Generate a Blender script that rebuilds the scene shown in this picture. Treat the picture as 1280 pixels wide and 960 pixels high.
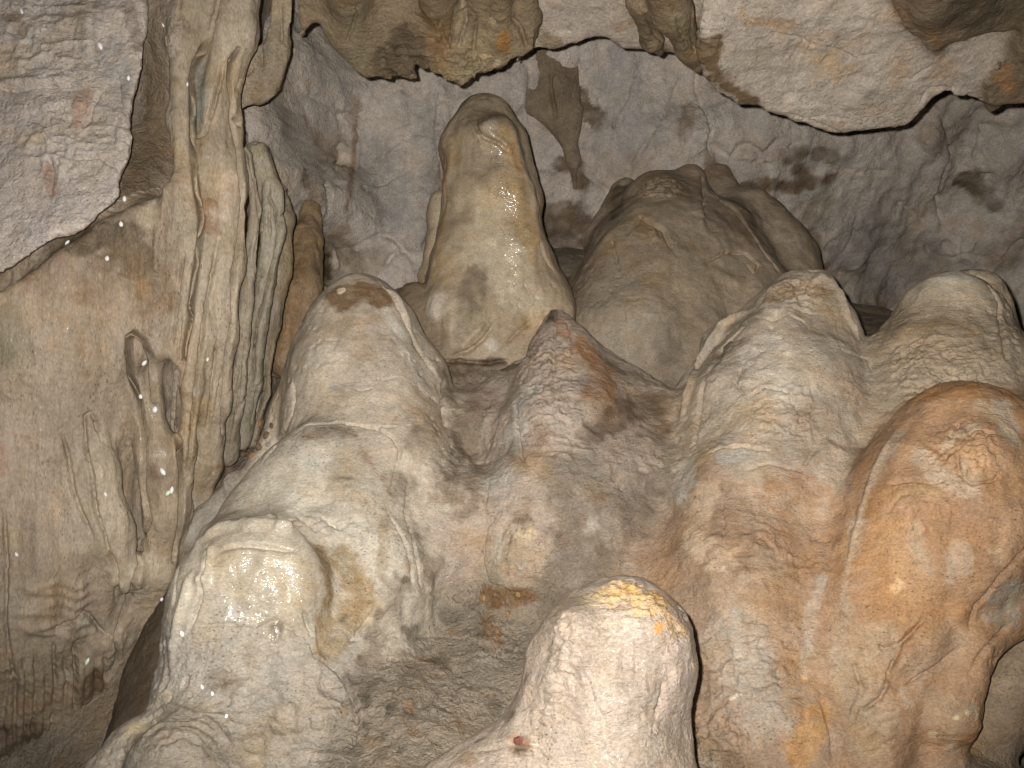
import bpy, bmesh, math, random, time
import numpy as np
from mathutils import Vector
from mathutils.bvhtree import BVHTree
T0 = time.time()
# ------------------------------------------------------------------ camera, world, flash, exposure
FPX = 1256.0            # focal length in photo pixels (1280 wide)
CAMZ = 1.5              # eye height of the photographer
scene = bpy.context.scene
for o in list(bpy.data.objects):
    bpy.data.objects.remove(o)
cam_data = bpy.data.cameras.new('camera')
cam_data.sensor_width = 36.0
cam_data.lens = 36.0 * FPX / 1280.0
cam_data.clip_start = 0.02
cam_data.clip_end = 100.0
cam = bpy.data.objects.new('camera', cam_data)
cam.location = (0, 0, CAMZ)
cam.rotation_euler = (math.radians(90), 0, 0)
scene.collection.objects.link(cam)
scene.camera = cam
world = bpy.data.worlds.new('World')
scene.world = world
world.use_nodes = True
world.node_tree.nodes['Background'].inputs[0].default_value = (0.0, 0.0, 0.0, 1)   # deep inside a cave: no sky
world.node_tree.nodes['Background'].inputs[1].default_value = 0.0
fl = bpy.data.lights.new('camera_flash', 'SPOT')      # the photographer's flash, up and left of the lens
fl.energy = 230.0
fl.shadow_soft_size = 0.008
fl.spot_size = math.radians(88)
fl.spot_blend = 0.75
fl.color = (1.0, 0.942, 0.862)
flash = bpy.data.objects.new('camera_flash', fl)
flash.location = (-0.034, 0.0, CAMZ + 0.030)
flash.rotation_euler = (math.radians(92.5), 0, math.radians(-1.0))
scene.collection.objects.link(flash)
scene.view_settings.view_transform = 'Standard'
scene.view_settings.look = 'None'
scene.view_settings.exposure = 0.0
scene.view_settings.gamma = 1.0
scene.view_settings.use_curve_mapping = False
scene.cycles.max_bounces = 4
scene.cycles.diffuse_bounces = 2
scene.cycles.glossy_bounces = 2
scene.cycles.use_adaptive_sampling = True
scene.cycles.adaptive_threshold = 0.03
scene.cycles.caustics_reflective = False
COL = scene.collection

# ------------------------------------------------------------------ small maths
def P(px, py, Y):
    return np.array([(px - 640) / FPX * Y, Y, (480 - py) / FPX * Y])

_rng = np.random.RandomState(11)
_TAB = _rng.rand(64, 64, 64).astype(np.float32).ravel()
def noise(p, scale, seed=0.0):
    """value noise 0..1 at points p (n,3); scale may be a 3-tuple (cells per metre)"""
    q = (p * np.asarray(scale, np.float32) + np.float32(seed * 7.31 + 100)).astype(np.float32)
    i = np.floor(q).astype(np.int32)
    f = q - i
    u = f * f * f * (f * (f * 6 - 15) + 10)
    x0 = (i[:, 0] & 63) << 12; x1 = ((i[:, 0] + 1) & 63) << 12
    y0 = (i[:, 1] & 63) << 6;  y1 = ((i[:, 1] + 1) & 63) << 6
    z0 = i[:, 2] & 63;         z1 = (i[:, 2] + 1) & 63
    ux, uy, uz = u[:, 0], u[:, 1], u[:, 2]
    def L(a, b, t): return a + (b - a) * t
    c00 = L(_TAB[x0 | y0 | z0], _TAB[x1 | y0 | z0], ux)
    c10 = L(_TAB[x0 | y1 | z0], _TAB[x1 | y1 | z0], ux)
    c01 = L(_TAB[x0 | y0 | z1], _TAB[x1 | y0 | z1], ux)
    c11 = L(_TAB[x0 | y1 | z1], _TAB[x1 | y1 | z1], ux)
    return L(L(c00, c10, uy), L(c01, c11, uy), uz)
def fbm(p, scale, octaves=3, seed=0.0, gain=0.5):
    s = np.asarray(scale, np.float32) * np.ones(3, np.float32)
    a, t, tot = 1.0, 0.0, 0.0
    for k in range(octaves):
        t = t + a * (noise(p, s, seed + k * 1.7) - 0.5)
        tot += a; s = s * 2.03; a *= gain
    return t / tot * 2          # about -1..1
def ridged(p, scale, seed=0.0, octaves=2):
    s = np.asarray(scale, np.float32) * np.ones(3, np.float32)
    a, t, tot = 1.0, 0.0, 0.0
    for k in range(octaves):
        t = t + a * (1 - np.abs(2 * noise(p, s, seed + k * 2.1) - 1)) ** 2
        tot += a; s = s * 2.1; a *= 0.5
    return t / tot
def smooth(e0, e1, x):
    t = np.clip((x - e0) / (e1 - e0), 0, 1)
    return t * t * (3 - 2 * t)

class RBF:
    """smooth interpolation of a height over a plane through control points"""
    def __init__(self, uv, val, c=0.12):
        self.uv = np.asarray(uv, float); self.c = c
        n = len(val)
        d = np.linalg.norm(self.uv[:, None] - self.uv[None], axis=2)
        A = np.zeros((n + 1, n + 1)); A[:n, :n] = np.sqrt(d * d + c * c) - np.eye(n) * 0.02
        A[:n, n] = 1; A[n, :n] = 1
        self.w = np.linalg.solve(A, np.append(np.asarray(val, float), 0))
    def __call__(self, u, v):
        u = np.asarray(u); out = np.full(u.shape, self.w[-1])
        for (a, b), w in zip(self.uv, self.w[:-1]):
            out += w * np.sqrt((u - a) ** 2 + (v - b) ** 2 + self.c ** 2)
        return out

# ------------------------------------------------------------------ signed-distance rock fields
class Field:
    def __init__(self, lo, hi, h):
        self.lo = np.array(lo, float); self.h = h
        n = np.ceil((np.array(hi) - self.lo) / h).astype(int) + 1
        self.n = n
        self.ax = [self.lo[i] + h * np.arange(n[i]) for i in range(3)]
        self.F = np.full(n, 9.0, np.float32)
        self.near = np.full(n, 9.0, np.float32)
        self.own = np.zeros(n, np.int16)
        self.groups = []
    def gid(self, thing, part=None):
        key = (thing, part)
        if key not in self.groups: self.groups.append(key)
        return self.groups.index(key)
    def _merge(self, sl, d, g, k, sub=False):
        d = d.astype(np.float32)
        A = self.F[sl]
        h = np.maximum(k - np.abs(A - d), 0) / k
        self.F[sl] = np.minimum(A, d) - h * h * k * 0.25
        N = self.near[sl]; m = d < N
        N[m] = d[m]
        self.own[sl][m] = g
    def height_z(self, g, func, k=0.05):            # solid below z = func(x, y)
        X, Y = np.meshgrid(self.ax[0], self.ax[1], indexing='ij')
        H = func(X, Y)
        gx, gy = np.gradient(H, self.h)
        c = 1 / np.sqrt(1 + gx ** 2 + gy ** 2)
        d = (self.ax[2][None, None, :] - H[:, :, None]) * c[:, :, None]
        self._merge((slice(None),) * 3, d, g, k)
    def height_y(self, g, func, k=0.05):            # solid behind y = func(x, z)
        X, Z = np.meshgrid(self.ax[0], self.ax[2], indexing='ij')
        H = func(X, Z)
        gx, gz = np.gradient(H, self.h)
        c = 1 / np.sqrt(1 + gx ** 2 + gz ** 2)
        d = (H[:, None, :] - self.ax[1][None, :, None]) * c[:, None, :]
        self._merge((slice(None),) * 3, d, g, k)
    def _box(self, lo, hi):
        sl = []
        for i in range(3):
            a = int(np.clip(np.floor((lo[i] - self.lo[i]) / self.h), 0, self.n[i] - 1))
            b = int(np.clip(np.ceil((hi[i] - self.lo[i]) / self.h) + 1, 0, self.n[i]))
            if b - a < 1: return None
            sl.append(slice(a, b))
        return tuple(sl)
    def tube(self, g, pts, k=0.06, sy=1.0):
        """chain of tapering round limbs; pts (px, py, centre depth, radius in photo pixels)"""
        Q = [(P(a, b, Y), r / FPX * Y) for a, b, Y, r in pts]
        if len(Q) == 1: Q = Q * 2
        for (a, ra), (b, rb) in zip(Q[:-1], Q[1:]):
            m = max(ra, rb) * max(1, sy) + k + 0.03
            sl = self._box(np.minimum(a, b) - m, np.maximum(a, b) + m)
            if sl is None: continue
            X = self.ax[0][sl[0]][:, None, None]; Y = self.ax[1][sl[1]][None, :, None]; Z = self.ax[2][sl[2]][None, None, :]
            ba = b - a; den = ba[0] ** 2 + (ba[1] / sy) ** 2 + ba[2] ** 2 + 1e-9
            px, py, pz = X - a[0], (Y - a[1]) / sy, Z - a[2]
            t = np.clip((px * ba[0] + py * ba[1] / sy + pz * ba[2]) / den, 0, 1)
            d = np.sqrt((px - t * ba[0]) ** 2 + (py - t * ba[1] / sy) ** 2 + (pz - t * ba[2]) ** 2) - (ra + (rb - ra) * t)
            self._merge(sl, d, g, k)
    def prism(self, g, poly, plane, thick, k=0.02, rnd=0.02, taper=0.55):
        """a plate of rock: outline poly in photo pixels laid on the plane Y = Y0 + a X + b Z"""
        Y0, a, b = plane
        V = []
        for px, py in poly:
            u, v = (px - 640) / FPX, (480 - py) / FPX
            Yp = Y0 / (1 - a * u - b * v)
            V.append((u * Yp, v * Yp))
        V = np.array(V)
        lo, hi = V.min(0) - 0.1, V.max(0) + 0.1
        sl = self._box((lo[0], -9, lo[1]), (hi[0], 99, hi[1]))
        if sl is None: return
        X = self.ax[0][sl[0]][:, None]; Z = self.ax[2][sl[2]][None, :]
        n = len(V)
        d2 = np.full((X.shape[0], Z.shape[1]), 1e9); sgn = np.ones_like(d2)
        for i in range(n):
            e = V[i - 1] - V[i]; wx = X - V[i][0]; wz = Z - V[i][1]
            t = np.clip((wx * e[0] + wz * e[1]) / (e @ e), 0, 1)
            d2 = np.minimum(d2, (wx - e[0] * t) ** 2 + (wz - e[1] * t) ** 2)
            c1 = Z >= V[i][1]; c2 = Z < V[i - 1][1]; c3 = (e[0] * wz) > (e[1] * wx)
            flip = (c1 & c2 & c3) | (~c1 & ~c2 & ~c3)
            sgn = np.where(flip, -sgn, sgn)
        dp = (sgn * np.sqrt(d2))[:, None, :]
        Yp = (Y0 + a * X + b * Z)[:, None, :]
        c = 1 / math.sqrt(1 + a * a + b * b)
        Y = self.ax[1][sl[1]][None, :, None]
        df = (Yp - Y) * c
        db = (Y - Yp - thick) * c
        d = np.maximum(df, db) * np.ones_like(dp)
        dp = dp + taper * np.maximum(Y - Yp, 0)          # the plate thins towards its back
        # rounded corner where outline meets face
        ux, uy = np.maximum(dp + rnd, 0), np.maximum(d + rnd, 0)
        d = np.minimum(np.maximum(dp, d), -rnd + 9 * ((dp > -rnd) & (d > -rnd))) if False else \
            np.where((dp > -rnd) & (d > -rnd), np.sqrt(ux * ux + uy * uy) - rnd, np.maximum(dp, d))
        self._merge(sl, d, g, k)
    def mesh(self):
        """naive surface nets"""
        F, h = self.F, self.h
        S = F < 0
        c = [S[i:S.shape[0] - 1 + i, j:S.shape[1] - 1 + j, k:S.shape[2] - 1 + k] for i in (0, 1) for j in (0, 1) for k in (0, 1)]
        tot = sum(x.astype(np.int8) for x in c)
        act = np.argwhere((tot > 0) & (tot < 8))
        idx = np.full(tot.shape, -1, np.int32)
        idx[tuple(act.T)] = np.arange(len(act))
        corners = [(i, j, k) for i in (0, 1) for j in (0, 1) for k in (0, 1)]
        val = {cc: F[act[:, 0] + cc[0], act[:, 1] + cc[1], act[:, 2] + cc[2]] for cc in corners}
        acc = np.zeros((len(act), 3)); cnt = np.zeros(len(act))
        for a in corners:
            for axis in range(3):
                if a[axis]: continue
                b = list(a); b[axis] = 1; b = tuple(b)
                fa, fb = val[a], val[b]
                m = (fa < 0) != (fb < 0)
                t = np.where(m, fa / np.where(m, fa - fb, 1), 0)
                p = np.array(a, float)[None].repeat(len(act), 0)
                p[:, axis] += t
                acc[m] += p[m]; cnt[m] += 1
        verts = self.lo + (act + acc / cnt[:, None]) * h
        quads = []
        for axis in range(3):
            o1, o2 = [(1, 2), (2, 0), (0, 1)][axis]
            s0 = [slice(None)] * 3; s1 = [slice(None)] * 3
            s0[axis] = slice(0, -1); s1[axis] = slice(1, None)
            A, B = S[tuple(s0)], S[tuple(s1)]
            e = np.argwhere(A != B)
            e = e[(e[:, o1] > 0) & (e[:, o2] > 0) & (e[:, o1] < tot.shape[o1]) & (e[:, o2] < tot.shape[o2])]
            inside = A[tuple(e.T)]
            q = []
            for d1, d2 in ((-1, -1), (0, -1), (0, 0), (-1, 0)):
                cc = e.copy(); cc[:, o1] += d1; cc[:, o2] += d2
                q.append(idx[tuple(cc.T)])
            q = np.stack(q, 1)
            q[~inside] = q[~inside][:, ::-1]
            quads.append(q)
        quads = np.concatenate(quads)
        quads = quads[(quads >= 0).all(1)]
        cell = act
        own = self.own[cell[:, 0], cell[:, 1], cell[:, 2]].copy()
        return verts, quads, own

def project(v):
    Y = np.maximum(v[:, 1], 0.05)
    return 640 + v[:, 0] / Y * FPX, 480 - v[:, 2] / Y * FPX

def compact(verts, quads, *vattr):
    used = np.zeros(len(verts), bool); used[quads.ravel()] = True
    m = np.cumsum(used) - 1
    return (verts[used], m[quads].astype(np.int32)) + tuple(a[used] for a in vattr)

def laplace(quads, n, A, it):
    e = np.concatenate([quads[:, [0, 1]], quads[:, [1, 2]], quads[:, [2, 3]], quads[:, [3, 0]]])
    deg = np.bincount(e[:, 0], minlength=n) + np.bincount(e[:, 1], minlength=n)
    for _ in range(it):
        B = np.empty_like(A)
        for c in range(A.shape[1]):
            B[:, c] = np.bincount(e[:, 0], A[e[:, 1], c], n) + np.bincount(e[:, 1], A[e[:, 0], c], n)
        A = 0.5 * A + 0.5 * B / np.maximum(deg, 1)[:, None]
    return A

def vnormals(v, q):
    fn = np.cross(v[q[:, 2]] - v[q[:, 0]], v[q[:, 3]] - v[q[:, 1]])
    N = np.zeros_like(v)
    for c in range(3):
        for k in range(4):
            N[:, c] += np.bincount(q[:, k], fn[:, c], len(v))
    return N / np.maximum(np.linalg.norm(N, axis=1), 1e-12)[:, None]

def to_mesh(name, v, q):
    me = bpy.data.meshes.new(name)
    me.vertices.add(len(v)); me.vertices.foreach_set('co', np.ascontiguousarray(v, np.float32).ravel())
    me.loops.add(len(q) * 4); me.loops.foreach_set('vertex_index', np.ascontiguousarray(q, np.int32).ravel())
    me.polygons.add(len(q)); me.polygons.foreach_set('loop_start', np.arange(len(q), dtype=np.int32) * 4)
    me.update(calc_edges=True)
    return me

def subdivide(v, q, levels):
    me = to_mesh('tmp', v, q)
    a = me.attributes.new('src', 'INT', 'FACE'); a.data.foreach_set('value', np.arange(len(q), dtype=np.int32))
    ob = bpy.data.objects.new('tmp', me); COL.objects.link(ob)
    md = ob.modifiers.new('s', 'SUBSURF'); md.levels = levels; md.render_levels = levels
    md.boundary_smooth = 'PRESERVE_CORNERS'
    dg = bpy.context.evaluated_depsgraph_get()
    ev = ob.evaluated_get(dg); m2 = ev.to_mesh()
    V = np.empty(len(m2.vertices) * 3, np.float32); m2.vertices.foreach_get('co', V)
    Q = np.empty(len(m2.loops), np.int32); m2.loops.foreach_get('vertex_index', Q)
    S = np.empty(len(m2.polygons), np.int32); m2.attributes['src'].data.foreach_get('value', S)
    ev.to_mesh_clear(); bpy.data.objects.remove(ob); bpy.data.meshes.remove(me)
    return V.reshape(-1, 3).astype(np.float64), Q.reshape(-1, 4), S

# ------------------------------------------------------------------ materials
def rock_material(name, bump=1.0, fine=1.0, rough=0.62, grain=(1, 1, 1)):
    m = bpy.data.materials.new(name); m.use_nodes = True
    nt = m.node_tree; N = nt.nodes; Lk = nt.links
    for n in list(N): N.remove(n)
    out = N.new('ShaderNodeOutputMaterial'); bs = N.new('ShaderNodeBsdfPrincipled')
    Lk.new(bs.outputs[0], out.inputs[0])
    geo = N.new('ShaderNodeNewGeometry')
    mp = N.new('ShaderNodeMapping'); mp.inputs['Scale'].default_value = grain
    Lk.new(geo.outputs['Position'], mp.inputs['Vector'])
    ca = N.new('ShaderNodeAttribute'); ca.attribute_name = 'stone'
    wa = N.new('ShaderNodeAttribute'); wa.attribute_name = 'surface'      # r = wet film, g = roughness of relief
    sep = N.new('ShaderNodeSeparateColor'); Lk.new(wa.outputs['Color'], sep.inputs[0])
    def ntex(scale, detail, dist=0.0, rgh=0.6):
        n = N.new('ShaderNodeTexNoise'); n.inputs['Scale'].default_value = scale
        n.inputs['Detail'].default_value = detail; n.inputs['Roughness'].default_value = rgh
        n.inputs['Distortion'].default_value = dist
        Lk.new(mp.outputs[0], n.inputs['Vector']); return n
    def math_(op, a, b=None, clamp=False):
        n = N.new('ShaderNodeMath'); n.operation = op; n.use_clamp = clamp
        for i, x in enumerate((a, b)):
            if x is None: continue
            if isinstance(x, (int, float)): n.inputs[i].default_value = x
            else: Lk.new(x, n.inputs[i])
        return n.outputs[0]
    def rng(x, a, b, c, d):
        n = N.new('ShaderNodeMapRange'); Lk.new(x, n.inputs[0])
        for i, y in enumerate((a, b, c, d)): n.inputs[i + 1].default_value = y
        return n.outputs[0]
    n_mot = ntex(38, 3, 0.6)            # centimetre mottling of the stone
    n_sp = ntex(190, 2, 0.3, 0.7)       # grains
    n_hue = ntex(17, 3, 1.0)
    v = math_('MULTIPLY', rng(n_mot.outputs[0], 0.3, 0.7, 0.86, 1.12), rng(n_sp.outputs[0], 0.3, 0.72, 0.74, 1.20))
    mul = N.new('ShaderNodeVectorMath'); mul.operation = 'SCALE'
    Lk.new(ca.outputs['Color'], mul.inputs[0]); Lk.new(v, mul.inputs['Scale'])
    warm = N.new('ShaderNodeMix'); warm.data_type = 'RGBA'; warm.blend_type = 'MULTIPLY'
    Lk.new(rng(n_hue.outputs[0], 0.45, 0.72, 0.0, 0.55), warm.inputs[0])
    Lk.new(mul.outputs[0], warm.inputs[6]); warm.inputs[7].default_value = (1.0, 0.90, 0.77, 1)
    # scattered dark specks of clay and manganese with shapes of their own
    vs = N.new('ShaderNodeTexVoronoi'); vs.inputs['Scale'].default_value = 95; vs.feature = 'F1'
    Lk.new(mp.outputs[0], vs.inputs['Vector'])
    n_gate = ntex(9, 2)
    speck = math_('MULTIPLY', rng(vs.outputs['Distance'], 0.12, 0.26, 1, 0), rng(n_gate.outputs[0], 0.46, 0.60, 0, 0.75))
    dk = N.new('ShaderNodeMix'); dk.data_type = 'RGBA'; dk.blend_type = 'MULTIPLY'
    Lk.new(speck, dk.inputs[0]); Lk.new(warm.outputs[2], dk.inputs[6]); dk.inputs[7].default_value = (0.42, 0.34, 0.27, 1)
    Lk.new(dk.outputs[2], bs.inputs['Base Color'])
    # relief
    n1 = ntex(60, 3, 0.8, 0.62)
    n2 = ntex(210, 2, 1.2, 0.65)
    vr = N.new('ShaderNodeTexVoronoi'); vr.feature = 'DISTANCE_TO_EDGE'; vr.inputs['Scale'].default_value = 46
    wob = N.new('ShaderNodeVectorMath'); wob.operation = 'ADD'
    sc = N.new('ShaderNodeVectorMath'); sc.operation = 'SCALE'; sc.inputs['Scale'].default_value = 0.035
    Lk.new(ntex(30, 1).outputs['Color'], sc.inputs[0]); Lk.new(mp.outputs[0], wob.inputs[0]); Lk.new(sc.outputs[0], wob.inputs[1])
    Lk.new(wob.outputs[0], vr.inputs['Vector'])
    cr = rng(vr.outputs['Distance'], 0.0, 0.10, 0.0, 1.0)
    h = math_('ADD', math_('MULTIPLY', n1.outputs[0], 0.72), math_('MULTIPLY', n2.outputs[0], 0.30 * fine))
    h = math_('ADD', h, math_('MULTIPLY', math_('MULTIPLY', cr, 0.06), rng(n_gate.outputs[0], 0.45, 0.6, 0, 1)))
    b = N.new('ShaderNodeBump'); b.inputs['Distance'].default_value = 0.0125 * bump
    st = math_('MULTIPLY', sep.outputs[1], 1.0)
    Lk.new(st, b.inputs['Strength']); Lk.new(h, b.inputs['Height'])
    # sparkling ripples under the wet film
    n3 = ntex(95, 2, 0.4, 0.6)
    b2 = N.new('ShaderNodeBump'); b2.inputs['Distance'].default_value = 0.0026
    b2.inputs['Strength'].default_value = 1.0; Lk.new(n3.outputs[0], b2.inputs['Height'])
    Lk.new(b.outputs[0], bs.inputs['Normal'])
    Lk.new(math_('MULTIPLY_ADD', sep.outputs[0], -0.30) if False else rng(sep.outputs[0], 0, 1, rough, 0.40), bs.inputs['Roughness'])
    Lk.new(math_('POWER', sep.outputs[0], 1.6), bs.inputs['Coat Weight']); bs.inputs['Coat Roughness'].default_value = 0.10
    Lk.new(b2.outputs[0], bs.inputs['Coat Normal'])
    bs.inputs['Specular IOR Level'].default_value = 0.35
    return m

MAT = {
    'stalagmite': rock_material('stalagmite_stone', 0.50, 1.3, 0.6, (1, 1, 1.5)),
    'floor': rock_material('cave_floor_clay', 1.1, 1.2, 0.7),
    'curtain': rock_material('flowstone_curtain', 0.55, 0.9, 0.55, (1.4, 1.4, 0.6)),
    'wall': rock_material('cave_wall_limestone', 1.0, 0.9, 0.75),
    'ceiling': rock_material('cave_ceiling_limestone', 0.9, 1.0, 0.75),
}

# stone colours (albedo)
BEIGE = (.43, .382, .32); PALE = (.51, .465, .405); GREY = (.375, .35, .315); COOL = (.40, .378, .365)
PINK = (.385, .335, .298); PEACH = (.39, .305, .235); ORANGE = (.37, .25, .16); RUST = (.33, .20, .12)
BROWN = (.20, .16, .12); DARK = (.115, .093, .07); MUD = (.27, .238, .20); CREAM = (.58, .51, .41); OCHRE = (.50, .38, .24)
OLIVE = (.26, .225, .16); WHITE = (.64, .60, .54)

# ------------------------------------------------------------------ finishing a rock surface
LABELS = {}       # thing -> (object name, label, category, group, kind)
def thing_info(key, name, label, cat=None, group=None, kind=None): LABELS[key] = (name, label, cat, group, kind)
ROOTS = {}
def tag(o, label=None, cat=None, group=None, kind=None):
    if label: o['label'] = label
    if cat: o['category'] = cat
    if group: o['group'] = group
    if kind: o['kind'] = kind

class Surface:
    """a coarse rock mesh that is coloured, cracked and roughened, then split into its things and parts"""
    def __init__(self, v, q, own, groups, base, relief, mat, levels, blend=6, margin=330, blockers=()):
        # drop what lies far outside the picture
        px, py = project(v)
        ok = (px > -margin) & (px < 1280 + margin) & (py > -margin) & (py < 960 + margin) & (v[:, 1] > 0.3)
        q = q[ok[q].all(1)]
        v, q, own = compact(v, q, own)
        self.groups, self.mat = groups, mat
        self.bvh = BVHTree.FromPolygons([tuple(p) for p in v.tolist()], [tuple(p) for p in q.tolist()])
        A = np.zeros((len(v), 7))
        for gi, g in enumerate(groups):
            b = base.get(g[0] + '/' + (g[1] or ''), base.get(g[0], base['*']))
            A[own == gi] = (*b[0], *b[1], 0.0) if len(b[1]) == 3 else (*b[0], b[1][0], b[1][1], 1.0, 0.0)
        A = laplace(q, len(v), A, blend)
        # owner of each face: majority of its corners
        fo = np.sort(own[q], axis=1)[:, 1]
        # every part one connected piece: stray islands go to the rock round them
        lab = np.arange(len(q)); big = len(q) + 1
        for _ in range(400):
            new = lab.copy()
            for g in np.unique(fo):
                m = fo == g; vm = np.full(len(v), big)
                for k in range(4): np.minimum.at(vm, q[m, k], lab[m])
                new[m] = vm[q[m]].min(1)
            new = new[new]
            if (new == lab).all(): break
            lab = new
        ids, cts = np.unique(lab, return_counts=True); size = dict(zip(ids, cts))
        best = {}
        for i in ids:
            g = fo[i]
            if g not in best or size[i] > size[best[g]]: best[g] = i
        for i in sorted(ids, key=lambda i: size[i]):
            if best[fo[i]] == i: continue
            m = lab == i; vs = np.zeros(len(v), bool); vs[q[m].ravel()] = True
            nb = vs[q].any(1) & ~m; c = fo[nb]; c = c[c != fo[i]]
            if len(c): fo[m] = np.bincount(c).argmax()
        # rock that faces the photographer is meshed finely, the far sides stay coarse
        nv = vnormals(v, q); vis = np.zeros(len(v), bool)
        eye = Vector((0, 0, 0)); px, py = project(v)
        cand = np.nonzero(((-v * nv).sum(1) > -0.02 * np.linalg.norm(v, axis=1)) & (px > -40) & (px < 1320) & (py > -40) & (py < 1000))[0]
        for i in cand:
            p = Vector(v[i] + nv[i] * 0.022); d = eye - p
            L = d.length; d.normalize()
            if self.bvh.ray_cast(p, d, L)[0] is None and all(b.bvh.ray_cast(p, d, L)[0] is None for b in blockers): vis[i] = True
        for _ in range(2):
            fv = vis[q].any(1); vis[q[fv].ravel()] = True
        fv = vis[q].any(1)
        def lift(vv, qq, src, lev):
            if not len(src): return np.zeros((0, 3)), np.zeros((0, 4), np.int32), np.zeros(0, np.int32), np.zeros((0, 7))
            v1, q1 = compact(vv, qq[src])
            V, Q, S = subdivide(v1, q1, lev) if lev else (v1, q1, np.arange(len(q1)))
            S = src[S]; Af = A[qq].mean(1)
            cnt = np.zeros(len(V)); B = np.zeros((len(V), 7))
            for k in range(4):
                cnt += np.bincount(Q[:, k], minlength=len(V))
                for c in range(7): B[:, c] += np.bincount(Q[:, k], Af[S, c], len(V))
            B = B / np.maximum(cnt, 1)[:, None]
            return V, Q, S, (laplace(Q, len(V), B, 4) if lev else B)
        V, Q, S, B = lift(v, q, np.nonzero(fv)[0], levels)
        V2, Q2, S2, B2 = lift(v, q, np.nonzero(~fv)[0], 0)
        Q = np.concatenate([Q, Q2 + len(V)]); V = np.concatenate([V, V2]); S = np.concatenate([S, S2])
        self.A = np.concatenate([B, B2])
        self.V, self.Q, self.fo = V, Q, fo[S]
        self.N = vnormals(V, Q)
        self.D = np.zeros(len(V))
        self.relief = relief
    # --- anchors: points on the rock found once along sight lines, then everything is measured in metres on the rock
    def hit(self, px, py):
        d = Vector(P(px, py, 1.0)).normalized()
        loc, nrm, i, dist = self.bvh.ray_cast(Vector((0, 0, 0)), d)
        return None if loc is None else np.array(loc)
    def path(self, pts, step=7):
        out = []
        for (a, b), (c, d) in zip(pts[:-1], pts[1:]):
            n = max(1, int(math.hypot(c - a, d - b) / step))
            for i in range(n): out.append((a + (c - a) * i / n, b + (d - b) * i / n))
        out.append(pts[-1])
        hs = [self.hit(*p) for p in out]
        return hs
    def dist(self, pts, reach_px, stretch=(1, 1, 1)):
        """indices near the path and their distance to it in photo pixels at that depth, plus the arc position"""
        hs = self.path(pts) if len(pts) > 1 else [self.hit(*pts[0])]
        hs = [h for h in hs if h is not None]
        if not hs: return None
        H = np.array(hs); ym = np.median(H[:, 1]); pxm = ym / FPX
        R = reach_px * pxm
        lo, hi = H.min(0) - R * np.array(stretch), H.max(0) + R * np.array(stretch)
        I = np.nonzero(((self.V > lo) & (self.V < hi)).all(1))[0]
        if not len(I): return None
        W = self.V[I] / np.array(stretch); Hs = H / np.array(stretch)
        best = np.full(len(I), 1e9); arc = np.zeros(len(I))
        if len(H) == 1:
            best = np.linalg.norm(W - Hs[0], axis=1)
        for j in range(len(Hs) - 1):
            a, b = Hs[j], Hs[j + 1]; ba = b - a; L2 = ba @ ba + 1e-12
            if L2 > (45 * pxm) ** 2: continue
            t = np.clip((W - a) @ ba / L2, 0, 1)
            d = np.linalg.norm(W - a - t[:, None] * ba, axis=1)
            m = d < best; best[m] = d[m]; arc[m] = (j + t[m]) / (len(Hs) - 1)
        return I, best / pxm, arc, pxm
    def crack(self, pts, w=2.2, depth=7, fade=True, lip=0.0, wob=1.5):
        r = self.dist(pts, w * 6 + 8)
        if r is None: return
        I, d, arc, s = r
        d = np.abs(d + wob * fbm(self.V[I], 0.14 / s, 2, 3.0))
        e = np.clip(np.minimum(arc, 1 - arc) * 6, 0.15, 1) if fade else 1.0
        vary = 0.65 + 0.7 * noise(self.V[I], 0.03 / s, 4)
        self.D[I] -= depth * s * np.exp(-(d / w) ** 2) * e * vary
        if lip: self.D[I] += lip * s * np.exp(-((d - 3 * w) / (2 * w)) ** 2) * e
    def ridge(self, pts, w=8, height=6, fade=True):
        r = self.dist(pts, w * 3 + 5)
        if r is None: return
        I, d, arc, s = r
        e = np.clip(np.minimum(arc, 1 - arc) * 5, 0.0, 1) if fade and len(pts) > 1 else 1.0
        self.D[I] += height * s * np.exp(-(d / w) ** 2) * e
    def stain(self, pts, r, col, amt=0.9, edge=0.5, rag=0.6, stretch=(1, 1, 1), wet=None, rel=None, seed=0, fine=0.10):
        q = self.dist(pts, r * 1.7, stretch)
        if q is None: return
        I, d, arc, s = q
        nz = fbm(self.V[I], np.array((1.0, 1.0, 1.0)) * 0.028 / s * (24 / max(r, 8)) ** 0.4, 4, 10 + seed, 0.62)
        dd = d / r + 1.15 * rag * nz + 0.55 * rag * (noise(self.V[I], 0.16 / s, 60 + seed) - 0.5)
        m = amt * (1 - smooth(1 - edge, 1.0, dd))
        m = m * (0.55 + 0.9 * noise(self.V[I], fine / s, 30 + seed))
        m = np.clip(m, 0, 1)[:, None]
        if col is not None: cc = np.array(col); cc = cc * 0.88 + 0.12 * cc.mean(); self.A[I, :3] = self.A[I, :3] * (1 - m) + cc * m
        m = m[:, 0]
        if wet is not None: self.A[I, 3] = self.A[I, 3] * (1 - m) + wet * m
        if rel is not None: self.A[I, 4] = self.A[I, 4] * (1 - m) + rel * m
    def lumps(self, pts, r, height, scale_px, seed=0, kind='ridged'):
        """a patch of rougher rock"""
        q = self.dist(pts, r * 1.3)
        if q is None: return
        I, d, arc, s = q
        m = 1 - smooth(0.5, 1.0, d / r)
        f = ridged(self.V[I], 1 / (scale_px * s), 50 + seed) if kind == 'ridged' else fbm(self.V[I], 1 / (scale_px * s), 3, 50 + seed)
        self.D[I] += m * height * s * (f - 0.4)
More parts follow.
